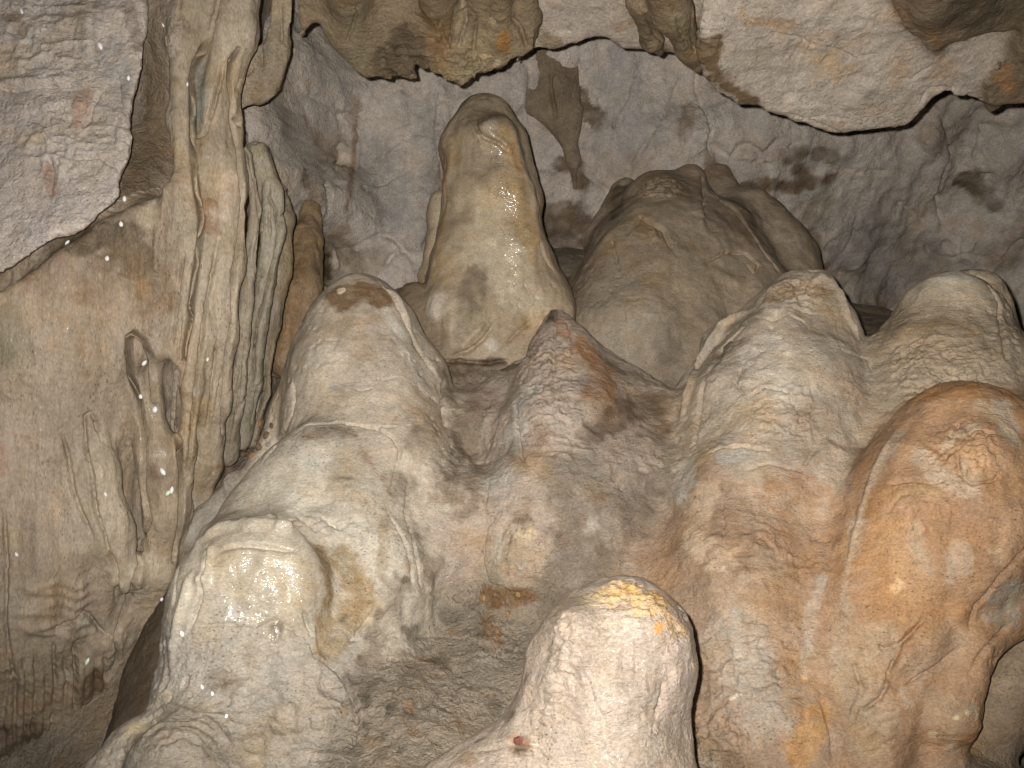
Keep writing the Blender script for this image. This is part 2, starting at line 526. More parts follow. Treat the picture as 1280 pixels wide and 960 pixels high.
    def finish(self):
        V, N = self.V, self.N
        self.relief(self)
        V = V + N * self.D[:, None]
        self.Vd = V
        mean = self.A[:, :3].mean(1, keepdims=True)
        self.A[:, :3] = mean + (self.A[:, :3] - mean) * 1.32       # iron-rich calcite: warmer than the swatches
        A = np.clip(self.A, 0.01, 1)
        A[:, 3] = np.clip(self.A[:, 3], 0, 1)
        col = np.concatenate([A[:, :3], np.ones((len(V), 1))], 1).astype(np.float32)
        srf = np.concatenate([A[:, 3:6], np.ones((len(V), 1))], 1).astype(np.float32)
        out = V.copy(); out[:, 2] += CAMZ
        for gi, (t, part) in enumerate(self.groups):
            f = self.Q[self.fo == gi]
            if len(f) < 12: continue
            v, q, c, s = compact(out, f, col, srf)
            name, label, cat, group, kind = LABELS[t]
            multi = len([g for g in self.groups if g[0] == t]) > 1
            base = np.array([v[:, 0].mean(), v[:, 1].mean(), v[:, 2].min()])
            me = None
            if multi and t not in ROOTS:
                e = bpy.data.objects.new(name, None); e.empty_display_size = 0.1
                e.location = base; COL.objects.link(e); tag(e, label, cat, group, kind); ROOTS[t] = e
                bpy.context.view_layer.update()
            org = np.array(ROOTS[t].location) if multi else base
            me = to_mesh(name, v - org, q)
            me.polygons.foreach_set('use_smooth', np.ones(len(q), bool))
            a = me.attributes.new('stone', 'FLOAT_COLOR', 'POINT'); a.data.foreach_set('color', c.ravel())
            a = me.attributes.new('surface', 'FLOAT_COLOR', 'POINT'); a.data.foreach_set('color', s.ravel())
            mk = self.mat.get(t, self.mat['*'])
            me.materials.append(MAT[mk])
            ob = bpy.data.objects.new(part if multi else name, me)
            COL.objects.link(ob)
            if multi: ob.parent = ROOTS[t]
            else:
                ob.location = org; tag(ob, label, cat, group, kind); ROOTS[t] = ob
        print('surface', len(self.Q) * 2, 'tris', round(time.time() - T0, 1), 's')

# ================================================================== stains, cracks and ridges, anchored on the rock
def marks_mound(s):
    K, R, S, Lu = s.crack, s.ridge, s.stain, s.lumps
    # --- brown capped stalagmite and hump
    S([(430, 372), (452, 362), (476, 372)], 27, (.22, .155, .10), 1.2, .5, .4, rel=.9); S([(440, 400), (465, 395)], 16, (.36, .28, .2), .6); S([(427, 366)], 6, WHITE, .9); S([(484, 392), (512, 450), (528, 490)], 15, (.60, .56, .50), .8)
    S([(405, 440), (400, 500)], 26, (.58, .53, .46), .6); S([(425, 410), (450, 430)], 22, (.42, .33, .24), .5); S([(545, 520), (520, 560)], 26, (.30, .25, .2), .6)
    K([(474, 352), (487, 366), (500, 392), (520, 430), (546, 470), (556, 512)], 1.8, 8); R([(480, 352), (496, 376), (515, 412)], 5, 4)
    K([(366, 548), (386, 534), (420, 526), (450, 531), (472, 536), (490, 547), (500, 562), (498, 590)], 1.6, 6); K([(440, 530), (500, 535)], 1.4, 3)
    S([(384, 546), (412, 538), (436, 540)], 17, (.25, .20, .15), .75, .8, rel=1.2); S([(452, 566), (470, 590), (488, 612)], 13, (.34, .26, .20), .6, .9, rel=1.3)
    S([(395, 580), (380, 620)], 34, (.54, .51, .455), .8, rel=.5); S([(420, 640), (470, 700)], 44, (.50, .47, .415), .7, rel=.6)
    K([(512, 590), (508, 640), (518, 690), (528, 740)], 1.6, 5); K([(487, 640), (510, 690), (516, 735)], 1.6, 6); S([(505, 725)], 8, DARK, .7); S([(480, 650), (476, 720)], 9, (.30, .245, .175), .6)
    K([(500, 560), (490, 610)], 1.3, 4); K([(368, 470), (364, 520), (345, 560), (330, 580)], 2, 7); Lu([(420, 640)], 80, 5, 22, 1, 'fbm')
    for p in ((398, 420), (412, 500), (470, 470), (440, 480)): K([(p[0], p[1]), (p[0] + 10, p[1] + 5), (p[0] + 26, p[1] + 3)], 1.2, 2.5)
    for k in range(9): K([(345 + 9 * k, 640 + 5 * (k % 3)), (352 + 9 * k, 646 + 7 * (k % 3)), (372 + 9 * k, 645 + 6 * (k % 4))], 1.3, 3)
    # --- wet dome
    R([(238, 700), (250, 676), (276, 662), (300, 656), (345, 656), (372, 666), (392, 694)], 9, 9); R([(300, 655), (330, 645), (345, 640)], 8, 6); R([(340, 660), (365, 664)], 7, 8)
    K([(262, 690), (256, 715), (250, 750), (240, 790)], 2.4, 8); R([(242, 705), (234, 745), (226, 790), (214, 840)], 6, 7); R([(270, 672), (262, 700), (258, 740)], 5, 7); K([(226, 700), (222, 760)], 2, 5)
    K([(275, 690), (300, 682), (340, 684), (370, 690)], 3, 6); R([(253, 725)], 7, 9)
    S([(290, 715), (330, 712), (370, 730)], 36, (.44, .385, .30), .75, wet=1.8, rel=.3); S([(300, 735), (350, 745), (372, 720)], 44, None, 1, wet=1.8, rel=.35); S([(330, 655), (350, 655)], 20, PALE, .7, wet=1.3)
    S([(330, 775), (350, 790), (370, 780)], 18, (.40, .35, .28), .6, wet=1.5); S([(342, 790)], 13, (.19, .16, .12), .7)
    S([(403, 690), (412, 740), (402, 790), (400, 812)], 17, (.31, .245, .165), .9, rel=1.1); S([(428, 700), (448, 740), (436, 780), (420, 800)], 24, (.34, .275, .19), .8, rel=1.1); S([(422, 720), (418, 770)], 5, (.52, .48, .42), .7)
    K([(378, 760), (388, 790), (392, 822)], 2.4, 9); R([(389, 780), (391, 816)], 4, 7); K([(392, 822), (420, 836), (440, 870), (446, 900), (436, 940)], 2.2, 6, lip=1.5); K([(470, 760), (440, 800), (420, 820)], 1.6, 4)
    K([(240, 785), (280, 780), (320, 788), (345, 775), (385, 800)], 1.8, 4); K([(250, 800), (300, 795)], 1.5, 3); K([(300, 850), (285, 870), (262, 880)], 1.8, 4); K([(258, 838), (275, 830), (290, 838)], 1.8, 4)
    S([(270, 850), (290, 856)], 16, (.24, .2, .16), .6); S([(360, 900), (400, 900)], 40, (.27, .235, .19), .5); S([(390, 860)], 40, (.37, .32, .27), .5)
    Lu([(330, 870)], 110, 7, 26, 2); Lu([(400, 900)], 90, 6, 18, 3)
    for k, r in enumerate((24, 35, 43, 55, 62, 74)):
        R([(225 + 1.1 * r * math.cos(a) + 4 * math.sin(5 * a + k * 2), 952 - r * 0.9 * math.sin(a) + 3 * math.sin(7 * a + k)) for a in np.linspace(0.15 + .3 * (k % 2), math.pi - 0.2 - .35 * (k % 3), 14)], 3.6, 4.0)
    S([(170, 910)], 16, (.42, .36, .25), .7, wet=.6); S([(225, 930)], 50, (.30, .265, .22), .6)
    # --- tall one
    S([(604, 132), (606, 148)], 36, (.26, .21, .15), .75, .8, rel=.6); S([(592, 205), (612, 212)], 22, (.27, .225, .175), .65); S([(580, 170), (568, 230)], 14, (.33, .28, .2), .6)
    S([(632, 165), (648, 215), (660, 270), (664, 310), (660, 335)], 14, (.47, .355, .215), .7); S([(645, 180), (650, 205)], 9, (.42, .27, .15), .6); S([(558, 230), (556, 300), (545, 350)], 8, (.46, .33, .19), .6)
    S([(622, 160), (634, 210), (645, 260), (650, 285), (643, 315), (645, 340)], 18, None, 1, .5, .25, wet=1.8, rel=.3)
    S([(608, 260), (600, 320)], 28, (.58, .51, .40), .7); S([(630, 340), (660, 370)], 36, (.62, .55, .43), .8); S([(596, 345), (580, 400), (566, 430)], 19, (.28, .235, .175), .9); S([(548, 380)], 20, (.60, .56, .5), .7)
    S([(614, 158)], 13, (.48, .42, .34), .8); K([(595, 150), (597, 162), (606, 172), (624, 180), (636, 190)], 1.8, 6, lip=2); R([(612, 160)], 9, 5)
    K([(564, 446), (585, 440), (604, 424), (620, 402)], 2, 8); K([(632, 430), (650, 412), (668, 400)], 2, 5); R([(606, 402), (570, 440)], 6, 5); S([(615, 432)], 10, WHITE, .6, wet=.5)
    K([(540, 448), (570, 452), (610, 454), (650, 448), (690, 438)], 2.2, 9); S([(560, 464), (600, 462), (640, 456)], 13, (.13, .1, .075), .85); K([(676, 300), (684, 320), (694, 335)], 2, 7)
    for p in ((655, 350), (670, 365), (648, 378), (690, 350), (610, 300)): K([p, (p[0] + 4, p[1] + 9)], 1.2, 2)
    # --- pointed mound
    S([(692, 388), (688, 398)], 9, DARK, .8); K([(694, 384), (694, 400), (693, 430), (692, 470)], 1.6, 7); Lu([(680, 450), (690, 500)], 50, 6, 9, 5); S([(672, 430), (668, 450)], 9, (.17, .13, .11), .6)
    S([(728, 432), (760, 462), (745, 490)], 24, (.36, .22, .14), .75); S([(700, 400), (706, 420)], 12, (.45, .31, .22), .7); S([(650, 500), (640, 560), (625, 600)], 30, (.46, .43, .385), .8); S([(700, 520), (690, 560)], 30, (.42, .36, .32), .6)
    S([(745, 540), (780, 520), (812, 500)], 26, (.17, .13, .10), .8, rel=.7); S([(780, 478), (800, 500)], 22, (.40, .32, .25), .5); S([(574, 545), (590, 520)], 24, (.17, .145, .11), .75); S([(590, 480), (610, 500)], 22, (.33, .26, .22), .6)
    S([(555, 575), (580, 600)], 30, (.22, .19, .15), .6, rel=1.3); S([(720, 600), (760, 640), (720, 690)], 50, (.27, .24, .2), .6); S([(790, 640)], 45, (.29, .245, .2), .6); S([(545, 630)], 22, (.44, .40, .34), .6); S([(556, 618), (575, 622), (540, 620)], 10, (.25, .2, .15), .6)
    K([(645, 505), (648, 540), (652, 570), (660, 590)], 1.7, 6); K([(660, 560), (654, 545), (668, 535)], 1.3, 4); K([(672, 560), (668, 540)], 1.3, 4); K([(708, 400), (716, 430), (714, 460)], 1.4, 4); Lu([(700, 540)], 60, 6, 14, 6)
    K([(557, 470), (552, 500), (556, 530), (575, 540)], 2.2, 7); K([(612, 500), (600, 530)], 1.6, 5); S([(590, 505)], 16, (.2, .15, .12), .7)
    S([(650, 645)], 14, (.2, .15, .1), .8); S([(660, 668), (648, 676)], 11, (.62, .52, .37), .9, rel=1.5); S([(640, 690), (660, 715)], 30, (.40, .315, .235), .8, rel=1.4); S([(622, 700), (620, 665)], 10, (.48, .44, .38), .6)
    K([(628, 630), (608, 660), (603, 700), (612, 730), (640, 742), (668, 738)], 2, 6); K([(610, 600), (605, 640)], 1.6, 4); Lu([(655, 690)], 50, 6, 10, 7); K([(800, 640), (770, 670), (750, 690), (745, 705)], 1.6, 4); R([(795, 640), (765, 668)], 5, 3)
    # --- floor
    S([(612, 748), (640, 745), (660, 745)], 16, (.19, .115, .06), .85); S([(610, 775), (622, 800)], 14, (.22, .14, .08), .7); S([(560, 770)], 20, (.19, .165, .135), .6)
    K([(500, 800), (540, 792), (580, 800), (600, 790)], 1.6, 4); K([(520, 740), (560, 745), (600, 765), (620, 790)], 1.8, 5); K([(530, 800), (560, 830), (590, 850)], 1.4, 3); R([(500, 742), (560, 748), (602, 768)], 4, 3)
    rr = random.Random(5)
    for k in range(46):
        x, y = rr.uniform(430, 660), rr.uniform(760, 950)
        S([(x, y), (x + rr.uniform(-8, 8), y + rr.uniform(-6, 6))], rr.uniform(5, 14), (.10, .085, .065) if k % 4 else (.24, .17, .11), rr.uniform(.4, .75), .7, .6, seed=k * .3)
    for k in range(30):
        x, y = rr.uniform(420, 650), rr.uniform(770, 950)
        K([(x, y), (x + rr.uniform(4, 14), y + rr.uniform(-10, 10)), (x + rr.uniform(10, 26), y + rr.uniform(-14, 14))], 1.5, 4)
    Lu([(540, 860)], 110, 4, 22, 8); Lu([(620, 800)], 50, 7, 9, 9)
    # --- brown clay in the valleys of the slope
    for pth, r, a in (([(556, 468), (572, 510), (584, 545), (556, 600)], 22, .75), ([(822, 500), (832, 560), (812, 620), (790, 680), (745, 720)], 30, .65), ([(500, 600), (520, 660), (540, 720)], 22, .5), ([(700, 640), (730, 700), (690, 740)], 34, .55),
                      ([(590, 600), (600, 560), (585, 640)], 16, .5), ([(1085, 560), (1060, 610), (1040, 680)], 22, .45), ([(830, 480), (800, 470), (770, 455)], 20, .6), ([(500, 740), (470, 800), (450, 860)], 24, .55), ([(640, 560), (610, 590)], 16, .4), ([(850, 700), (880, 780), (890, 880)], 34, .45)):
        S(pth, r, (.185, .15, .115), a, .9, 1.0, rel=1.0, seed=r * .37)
    for k in range(40):
        x, y = rr.uniform(500, 830), rr.uniform(500, 720)
        S([(x, y), (x + rr.uniform(-10, 10), y + rr.uniform(-4, 12))], rr.uniform(4, 13), ((.17, .135, .10), (.27, .20, .15), (.47, .43, .37))[k % 3], rr.uniform(.35, .7), .8, 1.0, seed=k * .21)
    for k in range(34):
        x, y = rr.uniform(840, 1260), rr.uniform(470, 940)
        S([(x, y), (x + rr.uniform(-8, 8), y + rr.uniform(0, 24))], rr.uniform(5, 20), ((.28, .19, .13), (.43, .38, .32), (.40, .30, .22), (.47, .40, .32))[k % 4], rr.uniform(.3, .6), .9, 1.1, seed=k * .29)
    # --- back mound
    S([(772, 240), (768, 270)], 14, (.12, .095, .065), .8); S([(820, 222), (850, 235)], 30, (.24, .185, .13), .7); S([(862, 212), (875, 225)], 13, (.34, .25, .18), .7); Lu([(825, 235)], 34, 7, 9, 10)
    S([(800, 360), (790, 410)], 50, (.36, .32, .27), .5); S([(760, 340), (840, 300)], 22, (.31, .26, .2), .5); S([(940, 290), (930, 260)], 40, (.22, .17, .12), .7); S([(840, 440)], 40, (.22, .185, .145), .6)
    K([(878, 205), (880, 240), (882, 270)], 2, 5); R([(872, 230), (878, 290)], 6, 4); K([(890, 240), (920, 262), (945, 300), (970, 335), (976, 345)], 2, 7); K([(880, 330), (905, 316), (930, 318), (948, 332), (944, 344), (930, 330)], 1.6, 6)
    R([(886, 336), (930, 362)], 9, 4); K([(765, 300), (775, 340)], 1.5, 4); R([(816, 285), (822, 300)], 4, 4); K([(780, 300), (800, 270), (830, 285), (845, 320)], 2.5, 5); S([(815, 300)], 9, (.46, .41, .35), .5); S([(740, 400), (780, 440)], 40, (.33, .29, .24), .5)
    # --- broken topped
    S([(965, 362), (1000, 358), (1030, 362)], 20, (.34, .255, .18), .8, rel=1.1); S([(955, 440), (970, 480)], 40, (.60, .55, .48), .8); S([(930, 540), (950, 520)], 34, (.52, .455, .38), .6); S([(860, 580), (850, 620)], 26, (.50, .475, .43), .7)
    K([(950, 378), (975, 388), (1000, 385), (1018, 392)], 1.8, 7); K([(942, 392), (965, 398), (985, 393), (1005, 400), (1012, 412)], 1.8, 6); R([(946, 384), (970, 392), (1000, 388)], 4, 6); R([(1040, 342), (1046, 370), (1056, 400), (1072, 428)], 4, 5)
    K([(934, 400), (900, 432), (884, 470), (872, 520), (868, 560)], 2.4, 9); R([(945, 378), (900, 410), (874, 450), (864, 490), (850, 530)], 5, 8); S([(905, 430), (885, 470)], 12, (.20, .17, .14), .75); S([(925, 395), (890, 420)], 6, (.50, .43, .34), .7)
    K([(930, 500), (955, 482), (985, 490), (1000, 520), (996, 545)], 1.6, 4); K([(925, 455), (920, 480), (935, 500)], 1.6, 5); K([(1010, 470), (1018, 500), (1012, 530)], 1.5, 4); K([(1045, 440), (1085, 450), (1092, 470)], 1.6, 4); R([(1000, 355), (1035, 345)], 6, 6)
    S([(1060, 480), (1080, 520)], 34, (.38, .30, .225), .6); S([(1030, 520), (1010, 560)], 34, (.40, .315, .24), .5); Lu([(985, 520)], 60, 5, 12, 11); Lu([(995, 365)], 40, 8, 14, 12)
    # --- dome
    S([(1170, 352), (1200, 345)], 20, (.62, .58, .52), .7, rel=.3); S([(1150, 435), (1190, 445), (1230, 440)], 24, (.37, .30, .225), .7, rel=1.2); S([(1225, 350), (1240, 362)], 16, (.38, .29, .2), .8, rel=1.3); S([(1130, 400), (1120, 425)], 14, (.30, .245, .19), .6)
    K([(1208, 338), (1230, 352), (1244, 382), (1250, 420), (1258, 460)], 2.2, 8); Lu([(1170, 460)], 80, 6, 10, 13); K([(1180, 545), (1200, 520)], 1.5, 4); S([(1250, 500), (1262, 540)], 20, (.42, .38, .33), .6)
    # --- orange mass
    S([(1150, 495), (1200, 482), (1250, 490)], 20, (.30, .17, .085), .7); S([(1110, 670), (1130, 720), (1150, 770)], 44, (.40, .258, .15), .75, .8); S([(1180, 660), (1230, 690)], 50, (.36, .225, .135), .7); S([(1140, 614), (1165, 608), (1120, 620)], 10, (.47, .34, .20), .5, .9, 1.1, rel=1.5)
    for p in ((1240, 512), (1252, 530), (1262, 518), (1226, 500), (1268, 545), (1262, 680), (1240, 690)): S([p, (p[0] + 5, p[1] + 9)], 10, (.54, .43, .30), .55, .9, 1.1, rel=1.3, seed=p[0])
    S([(1118, 738), (1124, 730)], 6, (.62, .48, .32), .8, .5, 1.0); S([(1150, 570), (1180, 600), (1215, 610)], 17, (.53, .43, .33), .75, rel=1.4); S([(1180, 560), (1190, 540), (1220, 530)], 12, (.50, .40, .30), .7, rel=1.4); S([(1222, 572)], 22, (.50, .34, .22), .8)
    K([(1194, 560), (1198, 590), (1215, 605), (1245, 600), (1262, 580)], 1.8, 6); K([(1196, 548), (1220, 532), (1248, 540)], 1.8, 6); K([(1112, 606), (1140, 600), (1165, 602), (1185, 596)], 2, 7); K([(1110, 640), (1125, 620), (1150, 612)], 1.5, 4); Lu([(1200, 560)], 60, 7, 9, 14); Lu([(1165, 650)], 40, 6, 12, 15)
    S([(1145, 660), (1150, 700), (1160, 715)], 14, (.42, .32, .23), .7, rel=1.2); S([(1200, 690), (1190, 720)], 18, (.50, .41, .33), .5)
    S([(1120, 545), (1092, 600), (1072, 650), (1058, 720), (1050, 790), (1045, 850)], 15, (.47, .41, .34), .6, .9, .9, rel=1.3); R([(1124, 530), (1104, 570), (1084, 615), (1068, 660), (1058, 710)], 5, 4)
    S([(1090, 800), (1080, 860), (1090, 910)], 44, (.42, .345, .26), .7); S([(1150, 830), (1190, 800)], 30, (.40, .30, .22), .7); S([(1190, 890)], 40, (.33, .245, .165), .8, rel=.5); S([(1020, 900), (1000, 940)], 26, (.45, .28, .14), .7); S([(1250, 760), (1270, 740)], 34, (.37, .33, .28), .8); S([(1250, 850)], 34, (.33, .26, .19), .7)
    K([(1158, 770), (1142, 788), (1124, 806), (1105, 812), (1092, 800)], 2.4, 8); K([(1206, 808), (1180, 830), (1150, 846), (1130, 860)], 2.2, 8); K([(1118, 838), (1100, 872), (1078, 890)], 2.4, 8); K([(1128, 806), (1110, 840), (1108, 870)], 2, 7)
    K([(1290, 682), (1262, 705), (1232, 738), (1218, 756), (1212, 790)], 2.2, 11); K([(1262, 780), (1240, 805), (1215, 838)], 2, 10); R([(1150, 800), (1118, 838), (1100, 860)], 9, 7); R([(1190, 780), (1205, 760)], 10, 5); R([(1085, 830), (1090, 880)], 9, 6); K([(1064, 820), (1078, 862), (1060, 900)], 2, 5)
    K([(1024, 860), (1034, 910), (1040, 950)], 2, 6); S([(1196, 898)], 5, (.62, .52, .36), .85); S([(1212, 892)], 4, (.62, .52, .36), .8); S([(1166, 918)], 5, (.6, .5, .36), .7)
    for k in range(16):
        y = 800 + 9 * k; K([(1050 + (k % 3) * 14, y), (1074 + (k % 3) * 14, y + 6), (1096 + (k % 4) * 12, y - 2)], 1.4, 2.6)
    # --- peach mound
    S([(905, 575), (925, 568)], 13, (.45, .43, .40), .8); S([(880, 620), (868, 680), (900, 700)], 24, (.58, .46, .35), .7); S([(990, 620), (1030, 660), (985, 700)], 46, (.36, .235, .15), .65); S([(1040, 570), (1050, 590)], 22, (.47, .39, .31), .6)
    S([(930, 830), (950, 880), (920, 800)], 50, (.40, .36, .31), .7, rel=1.5); S([(890, 920), (900, 950)], 26, (.22, .18, .14), .6, rel=1.5); S([(935, 740), (960, 700)], 34, (.45, .36, .28), .5); S([(1000, 780), (1010, 840)], 26, (.45, .33, .24), .5); S([(1028, 725), (1012, 780), (1005, 840)], 11, (.46, .41, .355), .6)
    Lu([(930, 830)], 80, 9, 14, 16); Lu([(900, 930)], 50, 12, 12, 17); Lu([(940, 700)], 80, 5, 20, 18)
    K([(880, 570), (900, 560), (930, 558), (960, 566)], 1.8, 5); K([(930, 590), (960, 580), (1000, 590), (1020, 560)], 1.8, 4); R([(1000, 590), (1035, 560), (1060, 575)], 8, 5); K([(902, 620), (905, 660), (903, 700)], 1.4, 3); K([(930, 690), (950, 670), (970, 690)], 1.4, 3)
    for p in ((870, 622), (872, 640), (903, 612), (885, 600)): S([p], 2.6, DARK, .9)
    S([(925, 870), (915, 875)], 3, (.75, .68, .55), .9); S([(1007, 848)], 6, (.68, .52, .33), .8)
    # --- front one
    S([(775, 738), (820, 748), (848, 780)], 32, (.50, .355, .19), .8, .7, .9, rel=1.3); S([(740, 745)], 22, (.50, .41, .28), .6, rel=1.2); S([(824, 786), (830, 780)], 8, (.60, .33, .14), .75); S([(790, 735)], 14, (.46, .30, .13), .6); S([(755, 775), (790, 780)], 16, (.60, .54, .43), .6, .9, 1.0)
    S([(845, 870), (850, 820)], 26, (.52, .44, .39), .6); S([(650, 926)], 6, (.17, .05, .03), .95); S([(640, 920), (660, 930)], 8, (.30, .16, .11), .5)
    K([(720, 828), (735, 855), (745, 880), (755, 900), (757, 930)], 1.6, 4); K([(835, 850), (828, 890), (815, 925)], 1.6, 4); K([(770, 790), (755, 810), (735, 812), (722, 830)], 1.8, 5); R([(745, 815), (720, 835), (735, 860)], 5, 4); K([(795, 800), (798, 840), (792, 860)], 1.4, 3); K([(600, 938), (640, 930), (660, 938), (690, 950)], 2, 5)
    S([(720, 850), (700, 900)], 26, (.36, .30, .25), .5, .9, 1.0); S([(790, 880), (800, 930)], 30, (.46, .40, .34), .5, .9, 1.0); S([(850, 800), (846, 900)], 16, (.37, .295, .25), .5, .9, 1.0); S([(760, 830), (780, 850)], 26, (.36, .30, .235), .5, .9, 1.0)
    Lu([(790, 745)], 60, 9, 12, 19); Lu([(700, 790)], 40, 8, 13, 20); Lu([(770, 860)], 90, 5, 16, 21)
    for k in range(14):
        y = 775 + 13 * k; x = 672 + (k % 3) * 7 - max(0, k - 7) * 6
        R([(x, y), (x + 12, y - 5), (x + 30, y + 2)], 3, 3.2); K([(x + 2, y + 6), (x + 18, y + 2), (x + 34, y + 8)], 1.8, 3)

def marks_left(s):
    K, R, S, Lu = s.crack, s.ridge, s.stain, s.lumps
    K([(275, -10), (262, 45), (244, 80), (239, 100), (241, 150), (241, 200), (246, 240), (252, 275), (250, 300), (243, 350), (237, 400), (230, 440), (226, 480), (223, 540), (226, 600), (224, 650), (218, 700)], 2.6, 26, False, wob=.5)
    K([(300, 62), (289, 75), (288, 100), (293, 126), (291, 150), (298, 180), (304, 250), (300, 300), (293, 340), (293, 400), (285, 440), (282, 480), (278, 540)], 2.6, 22, False, wob=.5)
    K([(280, 75), (276, 100), (262, 150), (256, 170), (243, 174)], 2, 10); K([(272, 298), (265, 345), (256, 400), (250, 450), (245, 480), (240, 540), (236, 580)], 2, 11)
    K([(230, 318), (224, 350), (219, 390), (216, 430)], 2, 9); K([(226, 390), (222, 440), (218, 480), (216, 540)], 1.8, 9)
    K([(196, 500), (192, 452), (182, 426), (170, 416), (162, 422), (161, 440), (165, 470), (174, 502), (178, 545), (180, 600), (186, 648), (173, 690), (176, 705), (168, 730), (160, 755), (148, 792), (147, 830), (136, 850)], 2.6, 26, False, wob=.5)
    K([(76, 536), (85, 570), (90, 610), (101, 640), (116, 676)], 2.4, 8); K([(127, 550), (122, 532), (114, 515), (106, 520), (107, 560), (116, 600), (119, 640), (132, 680), (141, 712)], 2.2, 8); K([(122, 525), (126, 540)], 3, 9)
    K([(318, 180), (334, 176), (347, 186), (356, 203), (360, 224), (356, 262), (348, 312), (340, 340), (330, 380), (319, 408), (316, 450), (318, 480)], 2, 11); K([(303, 150), (310, 190), (321, 232), (326, 280), (321, 322), (322, 350)], 1.8, 10)
    K([(335, 230), (336, 300)], 1.6, 6); K([(292, 145), (312, 165), (340, 178)], 2.5, 10); K([(330, 240), (346, 262), (350, 290)], 1.8, 8); K([(345, 460), (330, 500), (318, 545)], 2, 8); K([(300, 480), (290, 520), (284, 560)], 1.8, 7)
    for k in range(12):
        x = 262 + 7 * k; K([(x + 10, 420 + (k * 37) % 60), (x + 4, 480 + (k * 23) % 30), (x - 4, 540 - (k * 11) % 40)], 1.5, 5)
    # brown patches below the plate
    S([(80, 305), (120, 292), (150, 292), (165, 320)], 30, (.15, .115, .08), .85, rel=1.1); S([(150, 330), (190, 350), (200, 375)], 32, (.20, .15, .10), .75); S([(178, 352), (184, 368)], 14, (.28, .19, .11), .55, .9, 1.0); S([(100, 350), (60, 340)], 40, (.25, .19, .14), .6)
    S([(10, 400), (20, 440)], 30, (.20, .175, .12), .6); S([(60, 470), (90, 440)], 50, (.29, .24, .19), .5); S([(205, 290), (215, 330)], 24, (.26, .21, .155), .6); S([(190, 260), (185, 275)], 14, (.42, .37, .29), .7); S([(170, 440), (176, 460)], 12, (.24, .19, .145), .7)
    S([(40, 560), (30, 620)], 60, (.36, .295, .24), .6); S([(262, 255), (264, 290)], 13, (.28, .20, .14), .8); S([(290, 225), (285, 265)], 18, (.52, .45, .38), .7); S([(252, 85), (250, 120), (247, 155)], 10, (.245, .25, .215), .85)
    S([(190, 590), (192, 630)], 12, (.25, .19, .14), .7); S([(372, 330), (365, 390), (355, 430)], 14, (.30, .20, .115), .7); S([(330, 200), (338, 260), (334, 330)], 10, (.36, .34, .28), .6); S([(310, 560), (280, 600)], 24, (.20, .16, .12), .6)
    S([(3, 560), (5, 590)], 7, (.29, .18, .13), .5); S([(20, 670)], 16, (.38, .31, .2), .5); K([(5, 620), (8, 700), (6, 780), (16, 840), (20, 900)], 2.5, 8); K([(135, 690), (144, 720), (146, 750)], 3, 8)
    for k in range(6):
        y = 730 + 13 * k; R([(8 + (k % 3) * 12, y), (40, y + 7 - (k % 2) * 9), (70, y - 3), (95, y + 4), (125, y - 8)], 5, 3.5)
    for k in range(11):
        x = 6 + 12.5 * k; K([(x, 800 + (k * 29) % 40), (x + 3, 850), (x - 3 + (k * 7) % 5, 905), (x + 1, 960)], 2.6, 4.5)
    K([(68, 796), (72, 784), (96, 776), (104, 766), (112, 770), (126, 790), (140, 796)], 2.4, 9); K([(98, 800), (96, 850), (92, 890)], 2.2, 9); K([(66, 800), (70, 860)], 2, 7); K([(80, 900), (74, 940)], 2, 6)
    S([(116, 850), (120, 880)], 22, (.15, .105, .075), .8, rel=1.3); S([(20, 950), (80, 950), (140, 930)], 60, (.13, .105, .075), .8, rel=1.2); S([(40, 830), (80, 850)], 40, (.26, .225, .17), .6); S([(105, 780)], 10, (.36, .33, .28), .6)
    # plate
    S([(100, -10), (102, 50), (100, 92)], 13, (.29, .265, .215), .6, .9, .9); S([(122, 0), (118, 40), (122, 80)], 6, (.24, .23, .19), .5, .9, 1.0); S([(140, 60), (150, 100)], 20, (.35, .34, .33), .6); S([(80, 260), (120, 240), (60, 290)], 40, (.50, .46, .44), .6); S([(160, 10), (176, 60)], 14, (.21, .18, .15), .6)
    S([(105, 120), (100, 150)], 12, (.40, .29, .235), .7); S([(60, 210), (66, 240)], 9, (.38, .27, .22), .6); S([(40, 60)], 30, (.40, .39, .37), .5); S([(15, 20), (30, 40)], 9, (.30, .23, .17), .6)
    K([(-10, 107), (30, 112), (60, 108), (95, 106)], 2, 8); R([(-10, 100), (60, 102), (92, 98)], 6, 6); K([(124, 118), (110, 146), (95, 168), (90, 178)], 1.8, 6); K([(60, 190), (66, 215), (60, 250)], 2, 5); K([(50, 102), (58, 98), (70, 104)], 2, 5); K([(90, 200), (125, 198), (148, 212)], 1.5, 4); Lu([(90, 170)], 80, 9, 22, 1); Lu([(60, 40)], 80, 8, 26, 2); K([(146, 90), (150, 130), (162, 150)], 1.6, 4)
    # brown strip of wall, flap
    S([(195, 20), (190, 120), (190, 200)], 34, (.19, .15, .11), .8, rel=.9); S([(225, 30), (216, 60)], 12, (.30, .26, .22), .6); S([(178, 90), (170, 160)], 10, (.30, .27, .24), .5); S([(203, 37)], 3.5, (.03, .025, .02), .95)
    S([(300, 105), (305, 90)], 10, (.38, .34, .31), .6); S([(325, 112), (320, 120)], 12, (.27, .205, .13), .7); S([(345, 60), (350, 30)], 14, (.33, .29, .22), .6); K([(326, 55), (327, 72), (326, 85)], 2.5, 7); K([(350, 5), (352, 50), (364, 62)], 1.8, 6); K([(318, 82), (302, 100), (296, 116)], 1.8, 5)
    S([(372, 205), (378, 235), (388, 245)], 16, (.27, .20, .14), .8)

